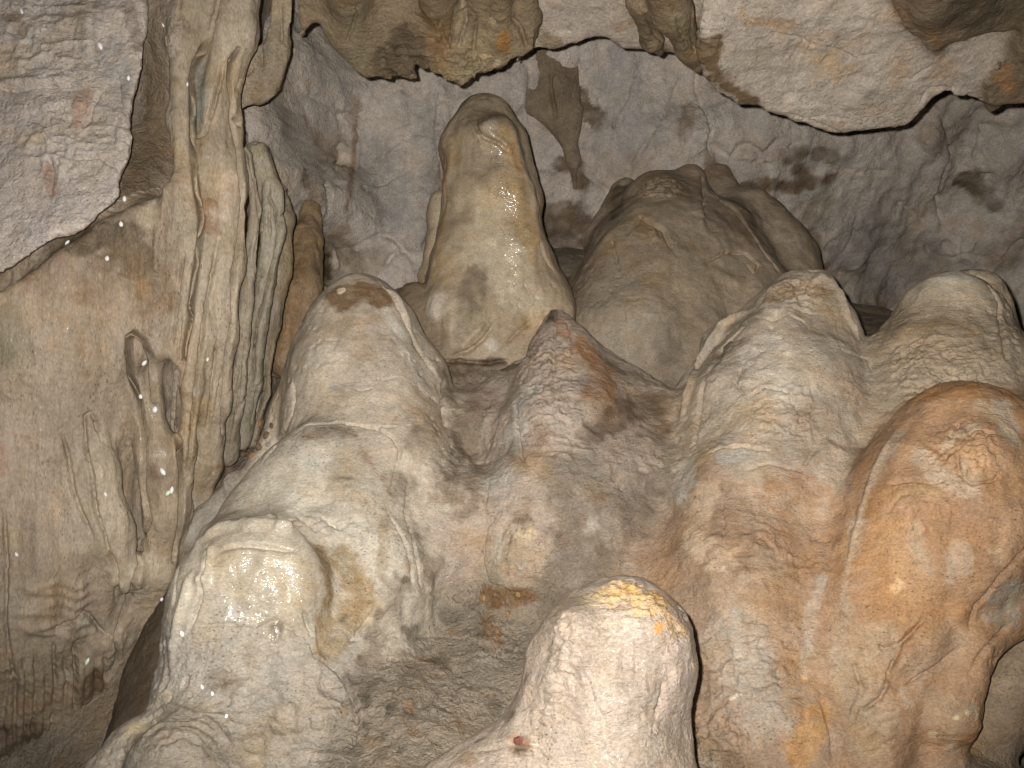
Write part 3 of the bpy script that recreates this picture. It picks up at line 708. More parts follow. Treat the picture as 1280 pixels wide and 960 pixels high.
def marks_back(s):
    K, R, S, Lu = s.crack, s.ridge, s.stain, s.lumps
    B1 = (.20, .155, .11)
    S([(725, 120), (732, 140), (745, 148)], 13, B1, .9, .4, .9); S([(700, 205), (722, 208), (725, 225)], 15, B1, .9, .4, .5); S([(690, 115), (700, 140)], 24, (.22, .175, .125), .8, .5, .7)
    S([(690, 280), (720, 275), (745, 290)], 26, (.19, .145, .10), .9); S([(700, 305), (730, 310)], 20, (.14, .105, .075), .8); S([(985, 195), (1005, 190)], 12, B1, .85); S([(1022, 192), (1040, 196)], 12, B1, .85); S([(1000, 215), (1010, 228)], 12, (.17, .125, .08), .8)
    S([(925, 240), (960, 232), (1000, 236), (1040, 225)], 12, (.21, .16, .11), .85); S([(890, 205), (900, 225)], 16, (.24, .19, .145), .7); S([(1205, 226), (1225, 240), (1240, 256)], 16, (.19, .155, .115), .9, .4, .8); S([(1100, 375), (1090, 410)], 34, (.24, .19, .145), .7); S([(1260, 320), (1270, 290)], 30, (.31, .25, .19), .6)
    S([(1010, 300), (1030, 320), (1020, 345)], 20, (.25, .205, .15), .7); S([(1030, 250), (1010, 270)], 20, (.28, .23, .17), .6); S([(380, 222), (388, 240), (392, 255)], 16, (.25, .19, .135), .85); S([(402, 308), (405, 330), (400, 350)], 13, (.13, .095, .06), .95); S([(450, 120), (445, 170), (440, 215), (430, 260)], 5, (.38, .26, .18), .7)  # darkest patch here puts the shade of a hole into the colour
    S([(385, 150), (392, 170), (396, 200)], 8, (.38, .27, .19), .6); S([(420, 290), (430, 310)], 20, (.30, .235, .17), .6); S([(440, 330), (470, 325)], 20, (.30, .25, .19), .6); S([(355, 160), (330, 150)], 26, (.40, .345, .30), .5); S([(530, 130), (535, 220), (530, 300)], 14, (.46, .44, .42), .6); S([(555, 200), (545, 330)], 12, (.46, .40, .32), .5)
    S([(860, 135), (856, 165)], 14, (.31, .25, .19), .7); S([(780, 100), (800, 150), (760, 200)], 46, (.43, .415, .41), .6); S([(660, 105)], 16, (.46, .44, .42), .6); S([(1150, 330), (1080, 300)], 60, (.30, .28, .265), .6); S([(1180, 150)], 50, (.37, .32, .28), .5)
    K([(466, 232), (485, 226), (500, 218), (517, 209)], 2.2, 9); K([(450, 230), (460, 240)], 2, 7); K([(478, 336), (492, 318), (506, 314)], 2.5, 9); K([(415, 300), (420, 340)], 2, 8); K([(460, 110), (452, 160), (440, 230), (432, 290)], 1.8, 7); K([(428, 120), (424, 170), (418, 230)], 1.8, 6); K([(550, 110), (545, 180), (556, 230), (545, 280)], 1.8, 6)
    K([(775, 240), (795, 200), (815, 165), (838, 130), (850, 100), (868, 92)], 1.8, 7); K([(716, 150), (716, 105), (726, 78), (730, 62)], 1.8, 6); K([(740, 150), (752, 120), (758, 90)], 1.5, 4); K([(800, 80), (790, 120), (770, 160)], 1.5, 5); K([(896, 205), (930, 203), (960, 206), (975, 203)], 1.8, 7); K([(975, 205), (978, 190), (995, 180)], 1.8, 6); K([(855, 150), (852, 175), (857, 188)], 2.5, 8)
    K([(1030, 210), (1080, 215), (1120, 214)], 1.6, 6); K([(1225, 221), (1245, 218)], 2, 8); K([(1270, 240), (1290, 236)], 2, 8); K([(1120, 250), (1140, 265), (1160, 280)], 1.8, 7); K([(1150, 120), (1180, 150), (1190, 190), (1170, 240), (1180, 290)], 2, 8); K([(1230, 160), (1220, 190), (1240, 210)], 2, 8); R([(1150, 150), (1175, 200), (1160, 260)], 14, 12); R([(1090, 290), (1060, 340)], 16, 12); R([(1220, 290), (1200, 330)], 16, 12)
    K([(384, 300), (392, 330), (386, 350)], 2.5, 10); R([(500, 330), (520, 300)], 12, 8); R([(395, 230), (400, 280)], 10, 8); S([(470, 200), (490, 260)], 40, (.40, .385, .38), .6)

def marks_ceil(s):
    K, R, S, Lu = s.crack, s.ridge, s.stain, s.lumps
    S([(882, 60), (895, 90), (915, 112), (936, 126)], 22, (.17, .125, .08), 1.1, .5, .8); S([(910, 90), (930, 100)], 14, (.42, .37, .33), .6); S([(935, 25), (980, 30), (990, 28)], 8, (.38, .27, .18), .7); S([(1000, 55), (1040, 45)], 14, (.39, .30, .23), .6); S([(1050, 155), (1035, 160)], 12, (.36, .27, .18), .6); S([(925, 15)], 10, (.42, .33, .25), .6)
    S([(1080, 110), (1040, 130), (980, 110)], 44, (.50, .455, .41), .5); S([(1130, 60), (1200, 90)], 40, (.40, .36, .33), .5); S([(1120, 10), (1140, 20)], 14, (.22, .16, .11), .8); S([(1190, 10), (1230, 25), (1270, 15)], 40, (.14, .115, .08), 1.0, .5, .6); S([(1165, 30), (1172, 62)], 10, (.24, .165, .09), .7); S([(1255, 95), (1265, 110)], 16, (.30, .185, .095), .7); S([(1250, 125)], 14, (.20, .155, .11), .6)
    K([(1000, 150), (1030, 145), (1060, 150), (1062, 168)], 1.4, 4); K([(1200, 118), (1180, 110), (1160, 112), (1150, 130)], 2, 5); K([(1030, 60), (1070, 75), (1100, 70)], 1.5, 4); K([(960, 40), (1000, 48), (1020, 60)], 1.5, 4); R([(1150, 150), (1165, 128), (1185, 112), (1210, 118)], 5, 4); K([(1160, 85), (1140, 100), (1120, 98)], 1.6, 5); Lu([(1040, 60)], 120, 5, 34, 1, 'fbm'); R([(1090, 100), (1060, 140)], 14, 5); K([(1060, 170), (1035, 160), (1010, 150), (985, 142)], 1.6, 4)
    S([(500, 45), (520, 75), (490, 80)], 32, (.13, .10, .07), .85, rel=1.2); S([(540, 60), (565, 45)], 14, (.16, .12, .085), .7); S([(628, 40), (632, 62)], 10, (.36, .21, .09), .85); S([(610, 30), (600, 70)], 13, (.36, .29, .19), .7); S([(440, 20), (446, 80)], 16, (.27, .23, .165), .7); S([(560, 90), (590, 92)], 22, (.30, .255, .175), .8, rel=1.2); S([(620, 80), (630, 85)], 8, (.5, .42, .32), .7); S([(540, 15)], 16, (.34, .29, .2), .6); S([(575, 10), (580, 50)], 12, (.33, .28, .2), .6)
    K([(545, 20), (555, 50), (560, 60), (566, 40), (570, 10)], 2, 8); K([(580, 0), (582, 30), (572, 62)], 2, 8); K([(595, 20), (592, 60), (602, 84), (615, 90)], 2, 8); K([(640, 20), (652, 40), (662, 66)], 2.4, 9); K([(448, 0), (444, 30), (430, 60)], 1.8, 6); K([(500, 50), (540, 50), (560, 60)], 1.6, 5); K([(612, 22), (620, 30)], 2, 5); Lu([(510, 80)], 50, 9, 12, 3); Lu([(580, 90)], 50, 7, 9, 4)
    S([(680, 50), (690, 58)], 16, (.27, .215, .155), .75); S([(700, 25), (740, 30)], 30, (.45, .40, .365), .5); S([(690, 40), (710, 42)], 7, (.56, .5, .42), .7); S([(810, 40), (800, 50)], 22, (.20, .155, .105), .8); S([(770, 35), (790, 28)], 8, (.34, .26, .19), .6); S([(845, 20), (855, 50)], 10, (.33, .285, .2), .6); S([(875, 25), (878, 50), (872, 65)], 13, (.30, .225, .15), .7); S([(790, 55)], 8, (.42, .35, .3), .6)
    K([(805, 0), (806, 25), (822, 46), (835, 55)], 2, 8); K([(838, 0), (850, 40), (864, 70)], 2, 6); K([(866, 10), (864, 40), (870, 70)], 2, 7); Lu([(880, 50)], 26, 7, 9, 5); R([(764, 55), (790, 64), (815, 66)], 4, 4); R([(880, 100), (900, 122), (920, 134)], 4, 4)
    S([(690, 110), (705, 150)], 14, (.26, .215, .155), .6); S([(716, 215), (720, 230)], 7, (.17, .13, .095), .7); K([(690, 80), (688, 110), (696, 150)], 2, 6)

# ================================================================== 1. the stalagmite slope
SG = 'stalagmites standing on the flowstone slope'
thing_info('floor', 'cave_floor', 'sloping grey brown flowstone and clay floor between the stalagmites', kind='structure')
thing_info('front', 'stalagmite', 'bright cream stubby stalagmite nearest the camera at bottom centre', 'stalagmite', SG)
thing_info('wet', 'stalagmite', 'wet glistening grey stalagmite dome at lower left in front of the curtain wall', 'stalagmite', SG)
thing_info('ripple', 'flowstone_mound', 'low rippled grey mound at the foot of the wet dome, bottom left', 'flowstone mound')
thing_info('hump', 'stalagmite', 'pale smooth hump with brown arched top between the wet dome and the brown capped stalagmite', 'stalagmite', SG)
thing_info('cap', 'stalagmite', 'pale stalagmite with a rounded brown cap left of the tall one', 'stalagmite', SG)
thing_info('stub', 'stalagmite', 'small dark stub squeezed between the brown capped and the tall stalagmite', 'stalagmite', SG)
thing_info('tall', 'stalagmite', 'tallest yellowish stalagmite with a wet glistening streak, standing before the back wall', 'stalagmite', SG)
thing_info('peak', 'stalagmite', 'pinkish pointed mound with a sharp dark tip in the middle of the slope', 'stalagmite', SG)
thing_info('back', 'stalagmite', 'broad brown grey mound of merged stalagmites right of the tall one, in dim light', 'stalagmite', SG)
thing_info('chip', 'stalagmite', 'pale stalagmite with a broken flat top on the right of the slope', 'stalagmite', SG)
thing_info('dome', 'stalagmite', 'smooth rounded stalagmite with a side lobe at the right edge above the orange bulge', 'stalagmite', SG)
thing_info('orange', 'stalagmite', 'huge orange stained bulging stalagmite mass at the lower right', 'stalagmite', SG)
thing_info('peach', 'stalagmite', 'wide peach coloured mound just left of the huge orange bulge', 'stalagmite', SG)
thing_info('mud', 'mud_bank', 'dark brown smooth clay bank between curtain wall and wet dome', 'mud bank')
thing_info('boulder', 'rock', 'small grey boulder wedged beside the curtain wall above the wet dome', 'rock')

f = Field((-1.15, 1.0, -1.0), (1.45, 3.65, 0.86), 0.0132)
C = [(500, 960, 1.62), (420, 960, 1.66), (640, 960, 1.66), (560, 1150, 1.35), (900, 1150, 1.35), (1280, 1150, 1.45), (300, 1150, 1.45), (500, 850, 1.82), (600, 790, 1.96),
     (560, 745, 2.06), (750, 700, 2.08), (560, 560, 2.36), (560, 455, 2.62), (620, 448, 2.66), (840, 500, 2.62), (700, 475, 2.75), (900, 500, 2.9),
     (262, 640, 2.45), (200, 860, 2.25), (120, 1000, 2.05), (310, 560, 2.62), (385, 440, 3.0), (420, 380, 3.35), (720, 315, 3.35),
     (1075, 450, 2.75), (1280, 440, 3.0), (1090, 400, 3.4), (1050, 380, 3.6), (1280, 960, 1.75), (1000, 960, 1.75), (-100, 1100, 2.0), (600, 330, 3.5), (1400, 500, 2.9), (1250, 940, 2.2)]
pts = np.array([P(*c) for c in C])
fz = RBF(pts[:, :2], pts[:, 2], 0.15)
f.height_z(f.gid('floor'), lambda X, Y: np.clip(fz(X, Y), -0.98, 0.5))
def pl_y(px, py, Y, a, b):
    x, y, z = P(px, py, Y); return (Y - a * x - b * z, a, b)
def T(t, part, pts, k=0.06, sy=1.0): f.tube(f.gid(t, part), pts, k, sy)
# mud bank, boulder
T('mud', None, [(262, 735, 2.30, 48), (222, 840, 2.2, 62), (190, 980, 2.05, 70)], 0.04)
T('boulder', None, [(296, 608, 2.32, 20), (318, 606, 2.32, 20)], 0.015)
T('boulder', None, [(280, 640, 2.35, 30), (240, 670, 2.3, 24)], 0.03)
# front stalagmite
T('front', None, [(721, 808, 1.46, 57)], 0.04); T('front', None, [(716, 850, 1.46, 50), (706, 900, 1.46, 52)], 0.05); T('front', None, [(804, 798, 1.46, 62)], 0.04); T('front', None, [(766, 792, 1.46, 66)], 0.04)
T('front', None, [(767, 842, 1.46, 96), (763, 960, 1.46, 94), (750, 1120, 1.44, 120)], 0.04)
T('front', None, [(722, 790, 1.40, 34)], 0.03); T('front', None, [(812, 788, 1.41, 34)], 0.03)
T('front', None, [(700, 900, 1.47, 36), (612, 1010, 1.46, 66), (520, 1120, 1.45, 110)], 0.10)
# wet dome, rippled mound
T('wet', 'dome', [(310, 738, 1.9, 84)], 0.06); T('wet', 'dome', [(345, 728, 1.92, 70)], 0.06); T('wet', 'dome', [(272, 742, 1.9, 46), (262, 800, 1.9, 50)], 0.06)
T('wet', 'dome', [(300, 700, 1.92, 48), (350, 690, 1.92, 42)], 0.05)
T('wet', 'dome', [(330, 742, 1.835, 74)], 0.06, 0.5)
T('wet', 'base', [(306, 800, 1.9, 88), (318, 890, 1.88, 122), (310, 1020, 1.8, 165)], 0.06)
T('wet', 'base', [(430, 900, 1.92, 95), (470, 990, 1.85, 125)], 0.10)
T('wet', 'base', [(395, 830, 1.88, 48)], 0.05)
T('ripple', None, [(225, 962, 1.66, 68), (225, 1050, 1.6, 100)], 0.035)
T('ripple', None, [(165, 935, 1.74, 30), (130, 1000, 1.7, 50)], 0.05)
# hump
T('hump', None, [(400, 588, 2.10, 56), (402, 680, 2.06, 88), (445, 770, 2.02, 98)], 0.06)
T('hump', None, [(355, 612, 2.08, 46), (300, 690, 2.0, 54)], 0.05)
T('hump', None, [(455, 650, 2.05, 60), (480, 730, 1.98, 55)], 0.06)
# brown capped
T('cap', 'cap', [(452, 386, 2.36, 39)], 0.02)
T('cap', 'shaft', [(452, 408, 2.36, 50), (452, 440, 2.36, 76), (452, 520, 2.32, 94), (478, 620, 2.22, 118)], 0.05)
T('cap', 'shaft', [(486, 400, 2.38, 22), (520, 470, 2.36, 30), (560, 540, 2.3, 42)], 0.05)
T('cap', 'shaft', [(384, 455, 2.36, 22), (366, 520, 2.36, 24), (335, 585, 2.32, 24)], 0.04)
T('stub', None, [(517, 374, 2.66, 18), (524, 420, 2.64, 25), (535, 480, 2.58, 40)], 0.025)
# tall
T('tall', 'shaft', [(607, 151, 2.80, 34), (605, 185, 2.80, 48), (612, 250, 2.80, 59), (614, 320, 2.78, 66), (614, 380, 2.76, 75), (617, 445, 2.74, 84)], 0.05)
T('tall', 'shaft', [(622, 170, 2.70, 22)], 0.04)
T('tall', 'shaft', [(628, 185, 2.69, 20), (638, 250, 2.68, 30), (641, 310, 2.67, 34), (638, 350, 2.68, 36)], 0.06, 0.6)
T('tall', 'skirt', [(590, 330, 2.70, 42), (575, 395, 2.62, 36), (566, 428, 2.58, 16)], 0.05)
T('tall', 'skirt', [(650, 335, 2.74, 42), (666, 385, 2.72, 46), (676, 440, 2.70, 44)], 0.06)
T('tall', 'rib', [(551, 252, 2.92, 11), (546, 300, 2.91, 17), (545, 350, 2.90, 22)], 0.015)
# peak
T('peak', 'tip', [(692, 390, 2.39, 6), (696, 425, 2.38, 24)], 0.03)
T('peak', 'slope', [(698, 430, 2.38, 26), (708, 480, 2.36, 54), (712, 550, 2.30, 88), (690, 660, 2.18, 112)], 0.07)
T('peak', 'slope', [(752, 462, 2.40, 28), (778, 490, 2.36, 34), (815, 535, 2.32, 44)], 0.05)
T('peak', 'slope', [(735, 520, 2.22, 30)], 0.06); T('peak', 'slope', [(672, 545, 2.20, 36)], 0.07); T('peak', 'slope', [(770, 600, 2.16, 40)], 0.08)
T('peak', 'slope', [(648, 470, 2.42, 22), (600, 540, 2.32, 46)], 0.05)
T('peak', 'bulge', [(658, 668, 2.10, 52), (656, 702, 2.07, 50)], 0.07)
T('peak', 'slope', [(555, 640, 2.12, 55), (545, 690, 2.08, 50)], 0.06)
# broad flank joining the pointed mound to the right hand ones
T('peach', None, [(812, 540, 2.36, 40), (796, 620, 2.26, 66), (775, 720, 2.14, 84)], 0.12)
T('peach', None, [(860, 660, 2.16, 50), (850, 780, 2.04, 80)], 0.12)
# back mound
T('back', 'summit', [(828, 262, 3.22, 50), (830, 340, 3.16, 98), (815, 440, 3.08, 132)], 0.06)
T('back', 'summit', [(862, 224, 3.22, 20), (860, 262, 3.2, 34), (866, 330, 3.14, 40)], 0.03)
T('back', 'dark_lobe', [(780, 240, 3.30, 18), (770, 300, 3.26, 40)], 0.03)
T('back', 'summit', [(795, 335, 3.02, 55), (780, 420, 2.95, 80)], 0.08)
T('back', 'lobe', [(935, 285, 3.30, 50), (965, 330, 3.28, 52), (985, 400, 3.2, 60)], 0.04)
T('back', 'lobe', [(900, 300, 3.18, 55), (930, 420, 3.05, 80)], 0.05)
T('back', 'lobe', [(897, 222, 3.42, 20), (905, 262, 3.36, 32)], 0.03)
# broken topped
T('chip', 'top', [(978, 378, 2.40, 24), (1012, 372, 2.40, 24)], 0.02)
f.prism(f.gid('chip', 'top'), [(948, 400), (950, 374), (960, 352), (984, 347), (1000, 344), (1020, 346), (1039, 338), (1043, 352), (1048, 385), (1062, 415), (1050, 430), (960, 430)], pl_y(1000, 360, 2.33, 0.15, 0.25), 0.16, 0.03, 0.02, 0.4)
T('chip', 'shaft', [(1003, 385, 2.42, 44), (990, 440, 2.38, 78), (975, 530, 2.28, 118), (955, 650, 2.16, 140)], 0.05)
T('chip', 'shaft', [(962, 428, 2.26, 36), (965, 470, 2.24, 48)], 0.05)
T('chip', 'drape_edge', [(945, 388, 2.42, 12), (892, 428, 2.42, 14), (868, 490, 2.40, 22), (840, 560, 2.34, 34)], 0.03)
T('chip', 'shaft', [(1050, 490, 2.36, 46), (1120, 486, 2.34, 48)], 0.05)
# dome
T('dome', 'crown', [(1186, 394, 2.32, 55), (1184, 430, 2.32, 68)], 0.03)
T('dome', 'lobe', [(1222, 372, 2.40, 38), (1238, 400, 2.40, 30), (1250, 470, 2.38, 48)], 0.02)
T('dome', 'shaft', [(1186, 440, 2.32, 76), (1180, 520, 2.26, 122), (1170, 600, 2.2, 150)], 0.05)
# orange
T('orange', 'bulge', [(1208, 562, 1.92, 88), (1190, 650, 1.90, 122), (1140, 715, 1.87, 92)], 0.06)
T('orange', 'bulge', [(1290, 600, 1.98, 100), (1330, 690, 1.98, 90)], 0.06)
T('orange', 'knob', [(1222, 572, 1.79, 32)], 0.05)
T('orange', 'lobe', [(1098, 700, 1.86, 50), (1085, 770, 1.84, 64), (1072, 860, 1.82, 62), (1072, 990, 1.80, 66)], 0.05)
T('orange', 'rib', [(1195, 735, 1.82, 48), (1150, 800, 1.77, 38), (1112, 880, 1.755, 34), (1090, 975, 1.75, 44)], 0.022)
T('orange', 'fold', [(1330, 665, 1.93, 60), (1250, 745, 1.84, 48), (1208, 805, 1.775, 36), (1184, 888, 1.75, 44)], 0.022)
T('orange', 'fold', [(1170, 850, 1.79, 40), (1150, 960, 1.80, 50)], 0.03)
T('orange', 'curtain', [(1380, 735, 1.98, 84), (1292, 815, 1.93, 66), (1236, 895, 1.885, 50), (1190, 985, 1.85, 50)], 0.015)
# peach
T('peach', None, [(915, 630, 2.06, 66), (925, 740, 1.98, 96), (950, 900, 1.9, 140)], 0.06)
T('peach', None, [(1035, 625, 2.06, 56), (1035, 760, 1.98, 90), (1020, 920, 1.9, 110)], 0.06)
v, q, own = f.mesh()
print('mound coarse', len(q), round(time.time() - T0, 1))

def relief_mound(s):
    V, N = s.V, s.N
    r = s.A[:, 4]
    steep = np.clip(1 - np.abs(N[:, 2]), 0, 1)
    flute = fbm(V, (34, 34, 5), 2, 1)
    s.D += 0.011 * fbm(V, 4.2, 2, 22) + 0.015 * fbm(V, 8, 3, 2) + 0.0035 * flute * steep
    wr = ridged(V + 0.02 * np.stack([fbm(V, 18, 2, 9), fbm(V, 18, 2, 8), fbm(V, 18, 2, 7)], 1), (30, 30, 62), 3, 2)
    gate = smooth(-0.15, 0.35, fbm(V, 6, 2, 14))
    s.D += r * (0.0028 * fbm(V, 34, 3, 5, 0.6) + (0.0005 + 0.0026 * gate) * (wr - 0.35))
    # pits and knobs where the flowstone is corroded
    pit = smooth(0.70, 0.86, noise(V, 70, 21)) * smooth(0.05, 0.4, fbm(V, 5, 2, 31))
    s.D -= 0.004 * r * pit
    # broad colour drift of the stone itself
    n1 = fbm(V, 5.5, 4, 40, 0.6)[:, None]; n2 = fbm(V, (16, 16, 7), 4, 43, 0.6)[:, None]
    s.A[:, :3] *= 1 + 0.22 * n1 + 0.26 * n2
    warm = smooth(0.0, 0.7, fbm(V, 9, 4, 47, 0.6))[:, None]
    s.A[:, :3] *= 1 - warm * np.array([0.06, 0.15, 0.27])

W = lambda wet, rel: (wet, rel)
base = {'*': (GREY, W(0.063, 1.0)), 'floor': ((.26, .228, .19), W(0.042, .9)), 'front': ((.385, .335, .29), W(0.248, .9)), 'wet/dome': ((.43, .395, .34), W(0.275, .45)), 'wet/base': (GREY, W(0.084, 1.0)),
        'ripple': ((.33, .30, .26), W(0.084, 1.1)), 'hump': ((.46, .425, .37), W(0.105, .6)), 'cap': ((.48, .43, .37), W(0.050, .6)), 'stub': (BROWN, W(0.042, 1)), 'tall': ((.43, .365, .285), W(0.193, .3)),
        'peak': ((.405, .35, .305), W(0.042, 1.1)), 'peak/bulge': ((.36, .31, .25), W(0.042, 1.2)), 'back': ((.36, .305, .245), W(0.050, .55)), 'chip': ((.46, .41, .35), W(0.063, .8)), 'dome': ((.39, .335, .27), W(0.063, .9)), 'dome/crown': ((.46, .415, .345), W(0.084, .3)),
        'orange/curtain': ((.235, .19, .145), W(.06, .8)), 'orange': ((.36, .25, .175), W(0.063, .8)), 'peach': ((.345, .265, .205), W(0.050, .9)), 'mud': ((.095, .078, .06), W(0.042, .5)), 'boulder': (GREY, W(0.063, .9))}
s = mound = Surface(v, q, own, f.groups, base, relief_mound, {'*': 'stalagmite', 'floor': 'floor', 'mud': 'floor'}, 2, 20)
del f
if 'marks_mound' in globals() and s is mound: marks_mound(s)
s.finish()

# ================================================================== 2. the curtain wall on the left
thing_info('leftwall', 'cave_wall', 'grey brown limestone wall of the left side', kind='structure')
thing_info('sheet', 'flowstone_sheet', 'broad beige brown sheet of flowstone flowing down the left wall', 'flowstone')
thing_info('plate', 'rock_plate', 'pinkish grey rough rock plate overhanging at the upper left corner', 'rock plate')
thing_info('flap', 'drapery', 'short ragged rock flap hanging at the top between curtain column and back wall', 'drapery')
CG = 'flowstone curtains on the left wall'
thing_info('cur1', 'flowstone_curtain', 'narrow curtain along the left side of the column, tapering out half way down', 'flowstone curtain', CG)
thing_info('cur2', 'flowstone_curtain', 'long thin curtain running from the top of the column to the clay bank', 'flowstone curtain', CG)
thing_info('cur3', 'flowstone_curtain', 'widest smooth beige curtain in the middle of the column', 'flowstone curtain', CG)
thing_info('cur4', 'flowstone_curtain', 'thin grey curtain just right of the widest beige one', 'flowstone curtain', CG)
thing_info('cur5', 'flowstone_curtain', 'grey green rounded curtain in the recess right of the column', 'flowstone curtain', CG)
thing_info('cur6', 'flowstone_curtain', 'slim grey brown curtain in the shaded folds left of the brown capped stalagmite', 'flowstone curtain', CG)
thing_info('cur7', 'flowstone_curtain', 'rightmost rusty brown curtain directly behind the brown capped stalagmite', 'flowstone curtain', CG)
thing_info('loop', 'flowstone_curtain', 'looped lens shaped curtain with water drops low on the left sheet', 'flowstone curtain', CG)
thing_info('rib1', 'flowstone_curtain', 'short raised rib with a rounded top near the left edge', 'flowstone curtain', CG)
thing_info('rib2', 'flowstone_curtain', 'short raised rib just left of the looped curtain', 'flowstone curtain', CG)

f = Field((-1.95, 1.55, -1.35), (-0.50, 3.55, 1.45), 0.0118)
C = [(-350, 0, 2.45), (-150, 100, 2.35), (0, 100, 2.34), (150, 100, 2.38), (0, 420, 2.10), (100, 500, 2.09), (200, 420, 2.20), (0, 700, 2.08), (100, 680, 2.11), (0, 900, 2.16), (0, 1000, 2.3),
     (100, 960, 2.42), (140, 860, 2.34), (60, 830, 2.14), (180, 720, 2.24), (200, 120, 2.36), (260, 100, 2.30), (250, 300, 2.24), (290, 500, 2.36), (300, 300, 2.38), (330, 300, 2.52), (350, 250, 2.66), (330, 160, 2.6), (260, 20, 2.27), (300, 60, 2.45),
     (370, 330, 2.75), (330, 500, 2.6), (345, 100, 2.7), (262, 640, 2.5), (-300, 960, 2.3), (-300, 420, 2.05), (-300, 560, 1.95), 
     (300, -250, 2.25), (0, -250, 2.6), (-300, -250, 2.6), (420, -250, 2.5), (360, 420, 2.8), (0, 1250, 2.6), (-300, 1250, 2.4), (190, 1000, 2.6)]
pts = np.array([P(*c) for c in C])
fw = RBF(pts[:, [0, 2]], pts[:, 1], 0.06)
f.height_y(f.gid('sheet'), lambda X, Z: np.clip(fw(X, Z), 1.6, 3.0) + 1.5 * ((1 - smooth(0.12, 0.34, Z)) * smooth(-0.745, -0.55, X) + smooth(0.12, 0.34, Z) * smooth(-0.755, -0.70, X + 0.012 * np.sin(Z * 9))))
f.gid('leftwall')
# upper lip of the sheet, proud of the wall above it
f.prism(f.gid('sheet'), [(-400, 420), (0, 352), (60, 318), (120, 282), (160, 256), (200, 236), (236, 222), (262, 225), (262, 420), (200, 450), (100, 470), (-400, 540)], (2.547, 0.5, 0.0), 0.5, 0.07, 0.03)
f.prism(f.gid('plate'), [(-400, -300), (188, -300), (186, 0), (180, 80), (166, 140), (165, 195), (150, 222), (152, 240), (140, 258), (120, 272), (110, 284), (66, 302), (30, 328), (0, 346), (-400, 430)],
        (1.905, 0.0, 0.35), 0.5, 0.012, 0.012)
def T(t, pts, k=0.02, sy=1.0): f.tube(f.gid(t), pts, k, sy)
T('cur1', [(255, -120, 2.274, 22), (234, 60, 2.254, 19), (228, 150, 2.234, 15), (232, 230, 2.214, 13), (237, 300, 2.184, 12), (231, 380, 2.174, 9), (224, 450, 2.174, 6)], 0.03)
T('cur2', [(312, -120, 2.294, 32), (294, 40, 2.274, 27), (272, 130, 2.254, 22), (268, 200, 2.234, 22), (266, 260, 2.214, 13), (257, 330, 2.194, 9), (249, 400, 2.184, 9), (240, 480, 2.184, 10), (234, 560, 2.204, 10), (228, 640, 2.254, 10), (222, 700, 2.294, 10)], 0.03)
T('cur3', [(292, 150, 2.284, 12), (287, 230, 2.254, 20), (281, 330, 2.234, 23), (271, 420, 2.234, 23), (262, 500, 2.254, 22), (252, 580, 2.314, 22), (240, 660, 2.374, 18)], 0.03)
T('cur4', [(308, 190, 2.34, 8), (320, 260, 2.34, 8), (312, 340, 2.33, 10), (304, 420, 2.34, 9), (296, 500, 2.38, 11), (284, 570, 2.44, 12)], 0.012)
T('cur5', [(322, 190, 2.46, 14), (340, 240, 2.45, 16), (340, 290, 2.44, 16), (332, 350, 2.43, 14), (322, 410, 2.44, 12), (314, 480, 2.46, 13), (300, 550, 2.5, 13)], 0.015)
T('cur6', [(352, 235, 2.64, 6), (356, 275, 2.62, 12), (350, 340, 2.58, 13), (338, 410, 2.58, 12), (328, 490, 2.58, 12), (314, 550, 2.58, 12)], 0.015)
T('cur7', [(388, 262, 3.02, 12), (384, 300, 2.95, 20), (376, 360, 2.86, 26), (358, 450, 2.82, 26)], 0.02)
T('loop', [(172, 440, 2.205, 15), (181, 500, 2.192, 17), (196, 570, 2.192, 21), (206, 640, 2.222, 22), (198, 715, 2.252, 22), (180, 770, 2.302, 18)], 0.03)
T('rib1', [(84, 556, 2.133, 12), (96, 610, 2.128, 15), (112, 680, 2.138, 17)], 0.04)
T('rib2', [(116, 534, 2.143, 13), (126, 590, 2.138, 17), (142, 660, 2.148, 20), (158, 720, 2.178, 20)], 0.04)
for x, y0, r in ((14, 690, 22), (46, 640, 17), (74, 735, 15), (104, 768, 11), (126, 740, 15), (88, 800, 14), (30, 780, 14), (58, 800, 13), (150, 800, 12), (118, 830, 12), (-30, 600, 26), (-70, 640, 24)):
    pts = []
    for j, y in enumerate((y0, y0 + 60, y0 + 130, 990, 1120)):
        u, vv = (x - 640) / FPX, (480 - y) / FPX; Yc = 2.2
        for _ in range(5): Yc = float(fw(u * Yc, vv * Yc))
        pts.append((x + 3 * math.sin(j * 2 + x), y, Yc + (0.018 if j else 0.03), r * (0.9 if j == 0 else 1.0)))
    f.tube(f.gid('sheet'), pts, 0.03)
f.prism(f.gid('flap'), [(336, -200), (335, 0), (329, 42), (318, 56), (300, 60), (290, 68), (288, 98), (294, 126), (293, 138), (312, 134), (336, 126), (344, 124), (356, 106), (365, 70), (367, 40), (380, -200)],
        (2.52, 0, -0.1), 0.16, 0.006, 0.012)
f.tube(f.gid('flap'), [(306, 90, 2.47, 13), (318, 118, 2.47, 12), (350, 60, 2.48, 14)], 0.02)
v, q, own = f.mesh()
lip = np.array([P(-400, 425, 2.0), P(0, 352, 2.1), P(120, 280, 2.15), P(160, 254, 2.2), P(235, 215, 2.25)])
gs, gw = f.gid('sheet'), f.gid('leftwall')
zl = np.interp(v[:, 0], lip[:, 0], lip[:, 2])
own[(own == gs) & ((v[:, 2] > zl + 0.01) | (v[:, 0] > -0.66))] = gw
